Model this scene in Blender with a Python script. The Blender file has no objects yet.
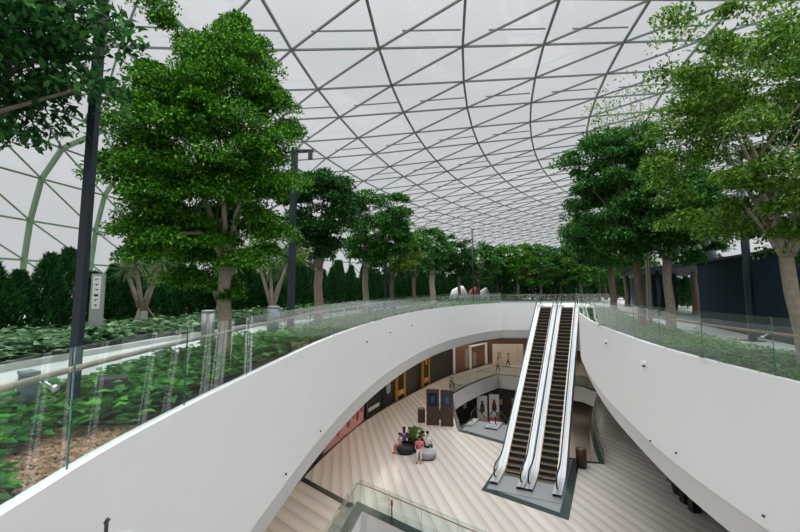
import bpy, bmesh, math, random
import numpy as np
from mathutils import Vector, Matrix
sc = bpy.context.scene
COL = sc.collection
PI = math.pi
UP_Z, LOW_Z, DEEP_Z = 0.0, -8.8, -14.3      # park terrace, mall floor, mall level below
EYE = 1.75

# ------------------------------------------------------------------ camera
F = 430.0; YH = 288.0
CY = ((YH-4000)+math.sqrt((YH-4000)**2+4*(4000*YH-F*F)))/2
TH = math.atan((YH-CY)/F)
cd = bpy.data.cameras.new('camera'); cam = bpy.data.objects.new('camera', cd); COL.objects.link(cam)
cam.location = (0, 0, EYE); cam.rotation_euler = (PI/2+TH, 0, 0)
cd.sensor_width = 36; cd.lens = F/800*36; cd.shift_y = (CY-266)/800; cd.clip_end = 500; cd.clip_start = 0.05
sc.camera = cam
def ray(px, py):
    a = (px-400)/F; b = (CY-py)/F; c, s = math.cos(TH), math.sin(TH)
    return (a, c-b*s, s+b*c)
def onz(px, py, z):
    r = ray(px, py); t = (z-EYE)/r[2]; return Vector((r[0]*t, r[1]*t, z))
def ony(px, py, y):
    r = ray(px, py); t = y/r[1]; return Vector((r[0]*t, y, EYE+r[2]*t))

# ------------------------------------------------------------------ materials
MATS = {}
def mat(name, col, rough=0.6, metal=0.0, spec=0.5, noise=0.0, nscale=8.0, bump=0.0, trans=0.0):
    if name in MATS: return MATS[name]
    m = bpy.data.materials.new(name); m.use_nodes = True; nt = m.node_tree
    b = nt.nodes['Principled BSDF']
    b.inputs['Base Color'].default_value = (*col, 1); b.inputs['Roughness'].default_value = rough
    b.inputs['Metallic'].default_value = metal; b.inputs['Specular IOR Level'].default_value = spec
    if noise or bump:
        tc = nt.nodes.new('ShaderNodeTexCoord'); n = nt.nodes.new('ShaderNodeTexNoise')
        n.inputs['Scale'].default_value = nscale; n.inputs['Detail'].default_value = 4
        nt.links.new(tc.outputs['Object'], n.inputs['Vector'])
        if noise:
            r = nt.nodes.new('ShaderNodeMix'); r.data_type = 'RGBA'
            r.inputs[6].default_value = (*[c*(1-noise) for c in col], 1)
            r.inputs[7].default_value = (*[min(1, c*(1+noise)) for c in col], 1)
            nt.links.new(n.outputs['Fac'], r.inputs[0]); nt.links.new(r.outputs[2], b.inputs['Base Color'])
        if bump:
            bp = nt.nodes.new('ShaderNodeBump'); bp.inputs['Strength'].default_value = bump
            nt.links.new(n.outputs['Fac'], bp.inputs['Height']); nt.links.new(bp.outputs['Normal'], b.inputs['Normal'])
    MATS[name] = m; return m
def leafmat(name, c0, c1, rough=0.5, tl=0.3):
    m = bpy.data.materials.new(name); m.use_nodes = True; nt = m.node_tree; nt.nodes.clear()
    out = nt.nodes.new('ShaderNodeOutputMaterial'); g = nt.nodes.new('ShaderNodeNewGeometry')
    ramp = nt.nodes.new('ShaderNodeValToRGB')
    ramp.color_ramp.elements[0].color = (*c0, 1); ramp.color_ramp.elements[1].color = (*c1, 1)
    ramp.color_ramp.elements[0].position = 0.15
    e = ramp.color_ramp.elements.new(0.7); e.color = (*[(a+b)/2*0.9 for a, b in zip(c0, c1)], 1)
    nt.links.new(g.outputs['Random Per Island'], ramp.inputs['Fac'])
    p = nt.nodes.new('ShaderNodeBsdfPrincipled'); p.inputs['Roughness'].default_value = rough
    p.inputs['Specular IOR Level'].default_value = 0.22
    nt.links.new(ramp.outputs['Color'], p.inputs['Base Color'])
    t = nt.nodes.new('ShaderNodeBsdfTranslucent'); nt.links.new(ramp.outputs['Color'], t.inputs['Color'])
    mx = nt.nodes.new('ShaderNodeMixShader'); mx.inputs[0].default_value = tl
    nt.links.new(p.outputs[0], mx.inputs[1]); nt.links.new(t.outputs[0], mx.inputs[2])
    nt.links.new(mx.outputs[0], out.inputs['Surface']); MATS[name] = m; return m
def glassmat(name, tint, boost=1.0, cap=1.0, veil=0.0):
    m = bpy.data.materials.new(name); m.use_nodes = True; nt = m.node_tree; nt.nodes.clear()
    out = nt.nodes.new('ShaderNodeOutputMaterial')
    tr = nt.nodes.new('ShaderNodeBsdfTransparent'); tr.inputs[0].default_value = (*tint, 1)
    gl = nt.nodes.new('ShaderNodeBsdfGlossy'); gl.inputs['Roughness'].default_value = 0.0
    g = nt.nodes.new('ShaderNodeNewGeometry'); lw = nt.nodes.new('ShaderNodeFresnel'); lw.inputs[0].default_value = 1.5
    inv = nt.nodes.new('ShaderNodeMath'); inv.operation = 'SUBTRACT'; inv.inputs[0].default_value = 1.0
    mul = nt.nodes.new('ShaderNodeMath'); mul.operation = 'MULTIPLY'; mul.inputs[1].default_value = boost
    mn = nt.nodes.new('ShaderNodeMath'); mn.operation = 'MINIMUM'; mn.inputs[1].default_value = cap
    m2 = nt.nodes.new('ShaderNodeMath'); m2.operation = 'MULTIPLY'
    nt.links.new(g.outputs['Backfacing'], inv.inputs[1]); nt.links.new(lw.outputs[0], mul.inputs[0])
    nt.links.new(mul.outputs[0], mn.inputs[0]); nt.links.new(mn.outputs[0], m2.inputs[0]); nt.links.new(inv.outputs[0], m2.inputs[1])
    mx = nt.nodes.new('ShaderNodeMixShader'); nt.links.new(m2.outputs[0], mx.inputs[0])
    nt.links.new(tr.outputs[0], mx.inputs[1]); nt.links.new(gl.outputs[0], mx.inputs[2])
    last = mx
    if veil:  # whitish diffuse mix paints in the haze of reflected sky
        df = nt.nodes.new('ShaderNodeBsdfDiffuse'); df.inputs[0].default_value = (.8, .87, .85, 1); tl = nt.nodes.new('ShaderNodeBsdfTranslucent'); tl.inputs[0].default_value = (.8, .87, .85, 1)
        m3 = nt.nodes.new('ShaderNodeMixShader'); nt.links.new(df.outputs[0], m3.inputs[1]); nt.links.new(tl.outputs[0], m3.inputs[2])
        m4 = nt.nodes.new('ShaderNodeMixShader'); m4.inputs[0].default_value = veil; nt.links.new(mx.outputs[0], m4.inputs[1]); nt.links.new(m3.outputs[0], m4.inputs[2]); last = m4
    nt.links.new(last.outputs[0], out.inputs['Surface']); MATS[name] = m; return m
def emat(name, col, s):
    m = bpy.data.materials.new(name); m.use_nodes = True; b = m.node_tree.nodes['Principled BSDF']
    b.inputs['Base Color'].default_value = (*col, 1); b.inputs['Emission Color'].default_value = (*col, 1)
    b.inputs['Emission Strength'].default_value = s; MATS[name] = m; return m

WHITE = mat('white_plaster', (0.80, 0.80, 0.80), 0.55, noise=0.015, nscale=0.7)
CAP = mat('white_cap', (0.86, 0.86, 0.86), 0.4)
SOFFIT = mat('soffit_white', (0.72, 0.72, 0.69), 0.7)
CONC = mat('pale_concrete', (0.50, 0.50, 0.49), 0.8, noise=0.08, nscale=1.5)
GREYCONC = mat('grey_paving', (0.36, 0.365, 0.36), 0.8, noise=0.08, nscale=1.5)
SOIL = mat('soil', (0.035, 0.028, 0.02), 0.95, noise=0.4, nscale=5)
CHIP = mat('wood_chip', (0.38, 0.22, 0.14), 0.85, noise=0.55, nscale=9)
STEEL = mat('dome_steel', (0.12, 0.155, 0.14), 0.45, metal=0.0)
STEELG = mat('dome_edge_steel', (0.11, 0.19, 0.10), 0.45)
GLASSD = glassmat('dome_glass', (0.97, 0.97, 0.975), 0.9, 0.07)
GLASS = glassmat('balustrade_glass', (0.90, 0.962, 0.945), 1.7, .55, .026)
GEDGE = mat('glass_edge', (0.03, 0.16, 0.12), 0.2)
WOOD = mat('handrail_wood', (0.26, 0.15, 0.09), 0.4, noise=0.1, nscale=12)
WOODG = mat('handrail_pale_wood', (0.33, 0.27, 0.22), 0.35, noise=0.08, nscale=12)
CHROME = mat('brushed_steel', (0.55, 0.56, 0.57), 0.3, metal=0.9)
ALU = mat('satin_aluminium', (0.45, 0.46, 0.49), 0.38, metal=0.35)
PLATE = mat('landing_steel', (0.27, 0.285, 0.30), 0.42, metal=0.5, noise=0.08, nscale=3)
GRANITE = mat('dark_green_granite', (0.012, 0.03, 0.027), 0.25, noise=0.3, nscale=4)
NAVY = mat('navy_metal', (0.009, 0.017, 0.028), 0.45)
NAVYW = mat('navy_cladding', (0.006, 0.018, 0.028), 0.85, spec=.15, noise=0.12, nscale=1.2)
BLACK = mat('black', (0.006, 0.006, 0.007), 0.5)
BLACKM = mat('black_matt', (0.012, 0.010, 0.010), 0.7)
DKGREY = mat('dark_grey', (0.04, 0.042, 0.045), 0.5)
TREAD = mat('step_tread', (0.065, 0.062, 0.058), 0.45, metal=0.3)
YEL = mat('step_edge_yellow', (0.38, 0.24, 0.09), 0.5)
RUBBER = mat('handrail_rubber', (0.012, 0.013, 0.015), 0.22)
BEIGE = mat('beige_hoarding', (0.62, 0.56, 0.50), 0.6)
BROWN = mat('dark_brown_panel', (0.05, 0.022, 0.012), 0.5, noise=0.2, nscale=6)
BARK = mat('bark', (0.29, 0.245, 0.19), 0.9, noise=0.45, nscale=9, bump=0.6)
BARKD = mat('dark_bark', (0.12, 0.095, 0.075), 0.9, noise=0.4, nscale=9, bump=0.6)
BARKR = mat('reddish_bark', (0.20, 0.145, 0.11), 0.9, noise=0.35, nscale=9, bump=0.5)
STAKE = mat('stake_wood', (0.28, 0.20, 0.14), 0.8)
L_MAIN = leafmat('leaf_fig', (0.008, 0.065, 0.006), (0.17, 0.48, 0.025), 0.42)
L_MID = leafmat('leaf_mid', (0.009, 0.06, 0.012), (0.10, 0.33, 0.04), 0.5)
L_DARK = leafmat('leaf_dark', (0.005, 0.038, 0.010), (0.05, 0.20, 0.03), 0.45)
L_LIGHT = leafmat('leaf_light', (0.025, 0.10, 0.010), (0.26, 0.46, 0.05), 0.5, 0.35)
L_CONI = leafmat('leaf_conifer', (0.007, 0.042, 0.012), (0.05, 0.20, 0.04), 0.6, 0.2)
L_BED = leafmat('leaf_bed', (0.02, 0.13, 0.018), (0.15, 0.48, 0.06), 0.35)
L_PALE = leafmat('leaf_pale', (0.03, 0.11, 0.045), (0.26, 0.42, 0.20), 0.3)
L_COVER = leafmat('leaf_cover', (0.035, 0.12, 0.02), (0.19, 0.38, 0.08), 0.5)
L_DRAC = leafmat('leaf_sword', (0.05, 0.12, 0.04), (0.22, 0.32, 0.12), 0.45)
SKIN = mat('skin', (0.45, 0.27, 0.19), 0.6)
HAIR = mat('hair', (0.012, 0.010, 0.010), 0.5)

# ------------------------------------------------------------------ helpers
class MB:
    def __init__(s): s.v = []; s.f = []; s.m = []
    def add(s, vs, fs, mi=0):
        o = len(s.v); s.v += [tuple(v) for v in vs]
        s.f += [tuple(i+o for i in f) for f in fs]; s.m += [mi]*len(fs)
    def box(s, c, d, rz=0.0, mi=0, rx=0.0, ry=0.0):
        R = Matrix.Rotation(rz, 3, 'Z') @ Matrix.Rotation(ry, 3, 'Y') @ Matrix.Rotation(rx, 3, 'X'); c = Vector(c)
        vs = [c + R @ Vector((x*d[0]/2, y*d[1]/2, z*d[2]/2)) for z in (-1, 1) for x, y in ((-1, -1), (1, -1), (1, 1), (-1, 1))]
        s.add(vs, [(3, 2, 1, 0), (4, 5, 6, 7), (0, 1, 5, 4), (1, 2, 6, 5), (2, 3, 7, 6), (3, 0, 4, 7)], mi)
    def prism(s, poly, z0, z1, mi=0):
        n = len(poly); a = sum(poly[i][0]*poly[(i+1) % n][1]-poly[(i+1) % n][0]*poly[i][1] for i in range(n))
        if a < 0: poly = poly[::-1]
        vs = [(p[0], p[1], z0) for p in poly]+[(p[0], p[1], z1) for p in poly]
        s.add(vs, [tuple(range(n-1, -1, -1)), tuple(range(n, 2*n))]+[(i, (i+1) % n, n+(i+1) % n, n+i) for i in range(n)], mi)
    def beam(s, a, b, w, h, mi=0, up=(0, 0, 1)):
        a, b = Vector(a), Vector(b); d = (b-a).normalized(); up = Vector(up)
        r = d.cross(up)
        if r.length < 1e-4: r = d.cross(Vector((1, 0, 0)))
        r.normalize(); u = r.cross(d).normalized()
        vs = [p + r*x*w/2 + u*y*h/2 for p in (a, b) for x, y in ((-1, -1), (1, -1), (1, 1), (-1, 1))]
        s.add(vs, [(0, 1, 2, 3), (7, 6, 5, 4), (0, 4, 5, 1), (1, 5, 6, 2), (2, 6, 7, 3), (3, 7, 4, 0)], mi)
    def tube(s, pts, rad, n=8, mi=0, caps=True):
        pts = [Vector(p) for p in pts]
        if not isinstance(rad, (list, tuple)): rad = [rad]*len(pts)
        vs = []; prev = None
        for i, p in enumerate(pts):
            d = (pts[min(i+1, len(pts)-1)]-pts[max(i-1, 0)]).normalized()
            if prev is None:
                r = d.cross(Vector((0, 0, 1)))
                if r.length < 0.05: r = d.cross(Vector((1, 0, 0)))
            else: r = prev - d*prev.dot(d)
            r.normalize(); prev = r; u = d.cross(r)
            for k in range(n):
                t = 2*PI*k/n; vs.append(p+(r*math.cos(t)+u*math.sin(t))*rad[i])
        fs = [(i*n+k, i*n+(k+1) % n, (i+1)*n+(k+1) % n, (i+1)*n+k) for i in range(len(pts)-1) for k in range(n)]
        if caps: fs += [tuple(range(n-1, -1, -1)), tuple((len(pts)-1)*n+k for k in range(n))]
        s.add(vs, fs, mi)
    def lathe(s, prof, c=(0, 0, 0), n=20, mi=0, sx=1, sy=1):
        vs = [(c[0]+r*math.cos(2*PI*k/n)*sx, c[1]+r*math.sin(2*PI*k/n)*sy, c[2]+z) for r, z in prof for k in range(n)]
        fs = [(i*n+k, i*n+(k+1) % n, (i+1)*n+(k+1) % n, (i+1)*n+k) for i in range(len(prof)-1) for k in range(n)]
        fs += [tuple(range(n-1, -1, -1)), tuple((len(prof)-1)*n+k for k in range(n))]
        s.add(vs, fs, mi)
    def build(s, name, mats, parent=None, smooth=False):
        me = bpy.data.meshes.new(name); me.from_pydata(s.v, [], s.f)
        if not isinstance(mats, (list, tuple)): mats = [mats]
        for m in mats: me.materials.append(m)
        me.polygons.foreach_set('material_index', s.m)
        if smooth: me.polygons.foreach_set('use_smooth', [True]*len(s.f))
        me.update(); o = bpy.data.objects.new(name, me); COL.objects.link(o)
        if parent: o.parent = parent
        return o
def tag(o, label, cat, group=None, kind=None):
    o['label'] = label; o['category'] = cat
    if group: o['group'] = group
    if kind: o['kind'] = kind
    return o
def struct(o, label=None):
    o['kind'] = 'structure'
    if label: o['label'] = label
    return o
def empty(name, loc=(0, 0, 0), rz=0.0):
    o = bpy.data.objects.new(name, None); COL.objects.link(o); o.location = loc; o.rotation_euler = (0, 0, rz)
    o.empty_display_size = 0.3; return o
CH = {}
def copy_tree(o, parent=None):
    c = o.copy(); COL.objects.link(c); c.parent = parent
    for ch in [x for x in list(o.children)]: copy_tree(ch, c)
    return c
def fast_mesh(name, V, Fq, mats, parent=None, mi=None):
    """V (n,3) array, Fq (m,4) quads"""
    me = bpy.data.meshes.new(name); n = len(V); m = len(Fq)
    me.vertices.add(n); me.vertices.foreach_set('co', V.astype(np.float32).ravel())
    me.loops.add(m*4); me.loops.foreach_set('vertex_index', Fq.astype(np.int32).ravel())
    me.polygons.add(m); me.polygons.foreach_set('loop_start', np.arange(0, m*4, 4, dtype=np.int32))
    me.polygons.foreach_set('loop_total', np.full(m, 4, dtype=np.int32))
    if not isinstance(mats, (list, tuple)): mats = [mats]
    for x in mats: me.materials.append(x)
    if mi is not None: me.polygons.foreach_set('material_index', mi.astype(np.int32))
    me.update(calc_edges=True); o = bpy.data.objects.new(name, me); COL.objects.link(o)
    if parent: o.parent = parent
    return o
def leaves(P, D, N, L, W, curl=0.15):
    """leaf quads: base P, direction D, normal N, length L, width W; returns V,F"""
    n = len(P); D = D/np.linalg.norm(D, axis=1, keepdims=True); S = np.cross(D, N); S /= np.linalg.norm(S, axis=1, keepdims=True)+1e-9
    Nn = np.cross(S, D); L = L[:, None]; W = W[:, None]
    V = np.empty((n, 4, 3)); V[:, 0] = P; V[:, 1] = P+D*L*0.45+S*W/2+Nn*L*curl; V[:, 2] = P+D*L; V[:, 3] = P+D*L*0.45-S*W/2+Nn*L*curl
    return V.reshape(-1, 3), np.arange(n*4).reshape(n, 4)
def rnd_dirs(rg, n):
    d = rg.normal(size=(n, 3)); return d/np.linalg.norm(d, axis=1, keepdims=True)
def crown_data(seed, c, r, nclump, per, lsize, rc=0.55, flat=0.7, hollow=0.55, p=3):
    rg = np.random.default_rng(seed); c = np.array(c); r = np.array(r)
    d = rnd_dirs(rg, nclump); d /= (np.abs(d)**p).sum(1, keepdims=True)**(1/p); d *= .93; rad = hollow+(1-hollow)*rg.random(nclump)**0.6
    ph = rg.uniform(0, 6, 6)
    lob = 1+0.13*np.sin(3*np.arctan2(d[:, 1], d[:, 0])+ph[0])+0.12*np.sin(5*d[:, 2]+ph[1])
    cc = c+d*r*(rad*lob)[:, None]*0.95
    cc[:, 2] = np.maximum(cc[:, 2], c[2]-r[2]*0.97)
    n = nclump*per; idx = np.repeat(np.arange(nclump), per)
    dd = rnd_dirs(rg, n); dd[:, 2] = np.abs(dd[:, 2])*1.1-0.35
    rr = rc*(0.5+0.8*rg.random(nclump))[idx]*rg.random(n)**0.45
    P = cc[idx]+dd*rr[:, None]*np.array([1, 1, flat])
    out = P-c; out /= np.linalg.norm(out, axis=1, keepdims=True)+1e-9
    D = out*0.5+rnd_dirs(rg, n)*0.9+np.array([0, 0, -0.15]); N = rnd_dirs(rg, n)*0.75+np.array([0, 0, 0.9])
    L = lsize*(0.7+0.6*rg.random(n)); W = L*(0.42+0.16*rg.random(n))
    V, Fq = leaves(P, D, N, L, W); return V, Fq, cc
def tree(name, x, y, h_fork, tr, crown, r, label, lm, bark, seed, nclump=60, per=200, ls=0.1, rc=0.55, group='canopy park trees', lean=(0, 0), hollow=0.55, nbr=7, z0=-0.02, cat='tree', p=3):
    root = empty(name, (x, y, z0)); tag(root, label, cat, group)
    c = Vector(crown)-Vector((x, y, z0)); rg = random.Random(seed)
    V, Fq, cc = crown_data(seed, c, r, nclump, per, ls, rc, hollow=hollow, p=p)
    m = MB(); fk = Vector((lean[0], lean[1], h_fork))
    m.tube([(0, 0, -0.05), (0, 0, .12), fk*0.35+Vector((tr*0.2, 0, 0)), fk*0.7-Vector((tr*0.2, 0, 0)), fk], [tr*1.45, tr*1.12, tr*0.98, tr*0.9, tr*0.88], 10)
    m.build('trunk', bark, root, True)
    b = MB(); picks = rg.sample(range(len(cc)), min(nbr, len(cc)))
    for k, i in enumerate(picks):
        e = Vector(cc[i]); mid = fk.lerp(e, 0.45)+Vector((rg.uniform(-.15, .15), rg.uniform(-.15, .15), r[2]*0.12)); e = e.lerp(c, 0.1)
        b.tube([fk-Vector((0, 0, tr*.8)), fk.lerp(mid, .5)+Vector((0, 0, .04)), mid, e], [tr*0.46, tr*0.38, tr*0.26, tr*0.1], 7)
        for q in range(2):
            e2 = Vector(cc[rg.randrange(len(cc))]); e2 = mid.lerp(e2, 0.5)
            b.tube([mid, mid.lerp(e2, .5)+Vector((0, 0, .06)), e2], [tr*0.25, tr*0.16, tr*0.07], 5)
    b.build('branches', bark, root, True)
    fast_mesh('foliage', V, Fq, lm, root)
    return root
def lerp2(a, b, t): return (a[0]+(b[0]-a[0])*t, a[1]+(b[1]-a[1])*t)
def resample(pl, step):
    out = [pl[0]]; 
    for a, b in zip(pl, pl[1:]):
        L = math.dist(a, b); n = max(1, round(L/step))
        out += [lerp2(a, b, (k+1)/n) for k in range(n)]
    return out
def smooth(pl, it=2):
    for _ in range(it):
        q = [pl[0]]
        for a, b in zip(pl, pl[1:]): q += [lerp2(a, b, .25), lerp2(a, b, .75)]
        q.append(pl[-1]); pl = q
    return pl
def offset(pl, d):
    """offset an open polyline to its left by d"""
    out = []
    for i, p in enumerate(pl):
        n = Vector((0, 0))
        for a, b in ((i-1, i), (i, i+1)):
            if a >= 0 and b < len(pl):
                t = Vector((pl[b][0]-pl[a][0], pl[b][1]-pl[a][1])).normalized(); n += Vector((-t.y, t.x))
        n.normalize(); 
        if 0 < i < len(pl)-1:
            t = Vector((pl[i+1][0]-pl[i][0], pl[i+1][1]-pl[i][1])).normalized(); c = max(0.5, n.dot(Vector((-t.y, t.x)))); n = n/c
        out.append((p[0]+n.x*d, p[1]+n.y*d))
    return out
def at_len(pl, s):
    for a, b in zip(pl, pl[1:]):
        L = math.dist(a, b)
        if s <= L or b is pl[-1]:
            t = min(1, s/L); return lerp2(a, b, t), math.atan2(b[1]-a[1], b[0]-a[0])
        s -= L
def plen(pl): return sum(math.dist(a, b) for a, b in zip(pl, pl[1:]))
def sheet(name, sections, mats, mis=None, closed_profile=False, sm=False):
    """sections: list of rows (each a list of 3d points), skinned in order"""
    m = MB(); n = len(sections[0]); vs = [p for row in sections for p in row]
    for j in range(len(sections)-1):
        mi = mis[j] if mis else 0
        m.add([], [], 0)
        base = 0
        for i in range(n-1):
            m.f.append((j*n+i, j*n+i+1, (j+1)*n+i+1, (j+1)*n+i)); m.m.append(mi)
    m.v = [tuple(v) for v in vs]
    return m.build(name, mats, smooth=sm)
def fill(name, outer, holes, z, mats, up=True):
    from mathutils.geometry import tessellate_polygon
    loops = [[Vector((p[0], p[1], 0)) for p in l] for l in [outer]+holes]
    tris = tessellate_polygon(loops); V = [p for l in loops for p in l]; m = MB(); m.v = [(p.x, p.y, z) for p in V]
    for t in tris:
        a, b, c = (V[i] for i in t); n = (b-a).cross(c-a).z
        if abs(n) < 1e-9: continue
        m.f.append(tuple(t) if (n > 0) == up else tuple(t)[::-1]); m.m.append(0)
    return m.build(name, mats)

# ------------------------------------------------------------------ plan lines
LR = smooth([(-2.7, -4.0), (-2.75, 0.5), (-2.9, 3.3), (-3.03, 4.6), (-2.98, 6.6), (-2.85, 8.7), (-2.45, 14.5), (-1.3, 21.6), (0.1, 27.2), (1.9, 32.9), (4.4, 38.9), (7.5, 43.8), (9.3, 46.2), (11.33, 47.95)], 2)
FAR = [(11.33, 47.95), (15.3, 47.95)]
LAND = [(15.3, 47.95), (12.45, 39.95), (16.0, 38.3)]
RR = smooth([(16.0, 38.3), (14.1, 34.0), (12.03, 29.4), (9.9, 22.9), (8.75, 19.0), (8.05, 16.0), (7.35, 12.7), (7.1, 10.4), (7.0, 8.4), (6.95, 5.5), (6.9, -4.0)], 2)
void = LR[:-1]+FAR[:-1]+LAND[:-1]+RR

# fascia walls: vertical face, a lip that runs out under the terrace, and the white cap on top
def fascia(name, pl, side, label):
    o1 = offset(pl, side*0.30); cap = offset(pl, side*0.13); rr = [
        [(p[0], p[1], 0.0) for p in cap], [(p[0], p[1], 0.10) for p in cap], [(p[0], p[1], 0.10) for p in pl],
        [(p[0], p[1], -2.85) for p in pl], [(p[0], p[1], -2.90) for p in offset(pl, side*0.04)],
        [(p[0], p[1], -3.70) for p in o1], [(p[0], p[1], -3.78) for p in offset(pl, side*0.42)]]
    return struct(sheet(name, rr, [WHITE, CAP], [1, 1, 0, 0, 0, 0]), label)
fascia('wall_left', LR+FAR[1:], 1, 'long curved white wall around the left of the atrium')
fascia('wall_landing', LAND, 1, 'white edge of the landing at the top of the escalators')
fascia('wall_right', RR, 1, 'curved white wall around the right of the atrium')

# terrace top and mall ceiling
DP = dict(Cx=75.720903, Cy=11.546661, R0=81.730159, d=4.329952, ph0=3.029464, de=.050809, ep=.012422, z1=.383884, z2=-.023705, zr=-.129436, zrr=.004095, d2=-.007309, de2=-.000522)
LEFTPROF = [(0, 0), (4.1, .32), (7.6, .62), (11.2, 1.0), (14.6, 1.6), (17.4, 2.7), (18.8, 4.7), (19.4, 7.5), (19.6, 10.1), (19.7, 13.0)]
def dome(r, c, lift=0.0):
    p = DP; cc = max(c, 0) if c <= 9 else 9
    rho = p['R0']-p['d']*cc-p['d2']*cc*cc; re = min(r, 17); fr_ = lambda q: p['ph0']-p['de']*q-p['de2']*q*q
    ph = fr_(re)+(r-re)*(-p['de']-2*p['de2']*re)-p['ep']*max(c, -4.1); rz_ = min(r, 15.8)
    z = 12+1.75+p['z1']*cc+p['z2']*cc*cc+p['zr']*rz_+p['zrr']*rz_*rz_
    if c < 0:
        k = LEFTPROF[-c]; rho += k[0]; z = z*(1-k[1]/13.7)
    if c > 9:
        rho -= 4.2*(c-9); z -= 0.25*(c-9)**2
    return Vector((p['Cx']+rho*math.cos(ph), p['Cy']+rho*math.sin(ph), z+lift))
R0_, R1_ = -8, 34
base = [tuple(dome(r, -9)[:2]) for r in range(R0_, R1_+1)]
outer = base+[(62, 95), (62, -22)]
t = fill('floor_terrace', outer, [void], 0.0, CONC); struct(t, 'pale concrete ground of the indoor park')
ceil_void = offset(LR, .42)[:-1]+[(11.0, 48.37), (15.7, 48.37), (13.0, 40.2), (16.4, 38.7)]+offset(RR, .42)[1:]
struct(fill('ceiling_mall', outer, [ceil_void], -3.78, SOFFIT, up=False), 'off-white ceiling of the mall level under the park')

# ------------------------------------------------------------------ dome
fm = MB(); thin = MB(); gm = MB(); em = MB()
C0_, C1_ = -9, 13
nodes = {(r, c): dome(r, c) for r in range(R0_, R1_+1) for c in range(C0_, C1_+1)}
def dn(r, c, k): return nodes[(r, c)]
for r in range(R0_, R1_+1):
    for c in range(C0_, C1_+1):
        a = nodes[(r, c)]
        for dr, dc in ((1, 0), (0, 1), (-1, 1)):
            b = nodes.get((r+dr, c+dc))
            if b is None: continue
            steep = c < -4 and dc == 1 and dr == 0
            w = 0.125 if dr == 1 else 0.09
            nrm = Vector((0, 0, 1))
            if c <= -5: nrm = Vector((-1, 0.1, .3))
            if steep: fm.beam(a, b, 0.24, 0.24, 1, nrm)
            else: fm.beam(a, b, w, 0.09, 1 if c < -5 else 0, nrm)
off = lambda r, c: (Vector((-0.3, 0, 0.08)) if c <= -6 else Vector((-0.1, 0, .28)) if c < -3 else Vector((0, 0, .30)))
for r in range(R0_, R1_):
    for c in range(C0_, C1_):
        q = [(r, c), (r, c+1), (r+1, c+1), (r+1, c)]; P = [nodes[k]+off(*k) for k in q]
        gm.add(P, [(3, 1, 0), (3, 2, 1)])
        if r % 2 == 0 and c >= -3 and r < 16:
            # thin rail across each upper triangle, a quarter of the way in
            a = nodes[(r, c)].lerp(nodes[(r-1, c+1)], .30) if (r-1, c+1) in nodes else None
            if a is not None:
                b = nodes[(r, c+1)].lerp(nodes[(r-1, c+1)], .30); thin.beam(a.lerp(b, -0.0)+Vector((0, 0, .2)), b.lerp(a, .04)+Vector((0, 0, .2)), .05, .07)
dome_o = struct(fm.build('ceiling', [STEEL, STEELG]), 'triangular steel grid of the glass dome')
gp = gm.build('glass_pane', GLASSD, dome_o); tr_ = thin.build('blind_rail', STEEL, dome_o)

# leaning support column of the dome at right
m = MB(); m.tube([(15.3, 24.0, 8.6), (16.3, 24.0, 5.85), (17.7, 24.0, 3.1), (19.2, 24.0, 0.0)], .24, 12)
m.lathe([(.42, 0), (.42, .12), (.3, .3)], (19.2, 24, 0), 16)
tag(m.build('support_column', mat('column_paint', (0.09, 0.12, 0.115), 0.4), smooth=True), 'thick grey-green leaning steel column rising behind the dark building', 'column')

# ------------------------------------------------------------------ glass balustrades
_q = LR[6:]; _s = sum(math.dist(_q[i], _q[i+1]) for i in range(len(_q)-1) if _q[i+1][1] < 4.35); START_L = _s % 2.15
def balustrade(name, label, pl, side, z0, h=1.15, plen_=2.15, rail=True, rail_h=0.95, rail_off=0.12, woodm=WOOD, start=0.0, inset=0.06, group='glass balustrades', rr=0.028):
    root = empty(name, (pl[0][0], pl[0][1], z0)); tag(root, label, 'balustrade', group)
    org = Vector((pl[0][0], pl[0][1], z0)); gl = offset(pl, side*inset); L = plen(gl); s = start
    joints = []
    while s < L-0.3:
        e = min(L, s+plen_); n = max(1, int((e-s)/0.7)); pts = [at_len(gl, s+0.008+(e-s-0.016)*k/n)[0] for k in range(n+1)]
        m = MB(); o2 = offset(pts, .006); o1 = offset(pts, -.006); k = len(pts)
        vs = [(p[0]-org.x, p[1]-org.y, z) for z in (0, h) for q in (o1, o2) for p in q]
        # order: o1 z0 | o2 z0 | o1 z1 | o2 z1
        for i in range(k-1):
            pass
        fs = [(i, i+1, 2*k+i+1, 2*k+i) for i in range(k-1)]; nn = len(fs)
        m.add(vs, fs, 0)
        m.f += [(k+i+1, k+i, 3*k+i, 3*k+i+1) for i in range(k-1)]; m.m += [0]*(k-1)
        m.f += [(2*k+i, 2*k+i+1, 3*k+i+1, 3*k+i) for i in range(k-1)]; m.m += [1]*(k-1)
        m.f += [(0, 2*k, 3*k, k), (k-1, 2*k-1, 4*k-1, 3*k-1)]; m.m += [1, 1]
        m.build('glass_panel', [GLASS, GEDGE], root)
        joints.append(e); s = e
    if rail:
        rl = offset(gl, side*rail_off); LL = plen(rl); n = max(2, int(LL/0.8))
        m = MB(); m.tube([Vector((*at_len(rl, LL*k/n)[0], z0+rail_h))-org for k in range(n+1)], rr, 8); m.build('handrail', woodm, root, True)
        for j in joints[:-1]:
            p, a = at_len(gl, j-0.25 if True else j); q = at_len(offset(gl, side*rail_off), (j-.25)*LL/L)[0]
            m = MB(); pv = Vector((*p, z0+rail_h-.09))-org; qv = Vector((*q, z0+rail_h-.02))-org
            m.tube([pv, pv.lerp(qv, .6), qv], .014, 6); m.tube([pv-(qv-pv)*.12, pv+(qv-pv)*.1], .035, 8); m.build('bracket', CHROME, root, True)
    return root
balustrade('glass_balustrade', 'frameless glass balustrade with wooden handrail along the left planting bed', LR[6:], 1, 0.02, 1.18, 2.15, woodm=WOODG, start=START_L, rr=.03)
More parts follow.
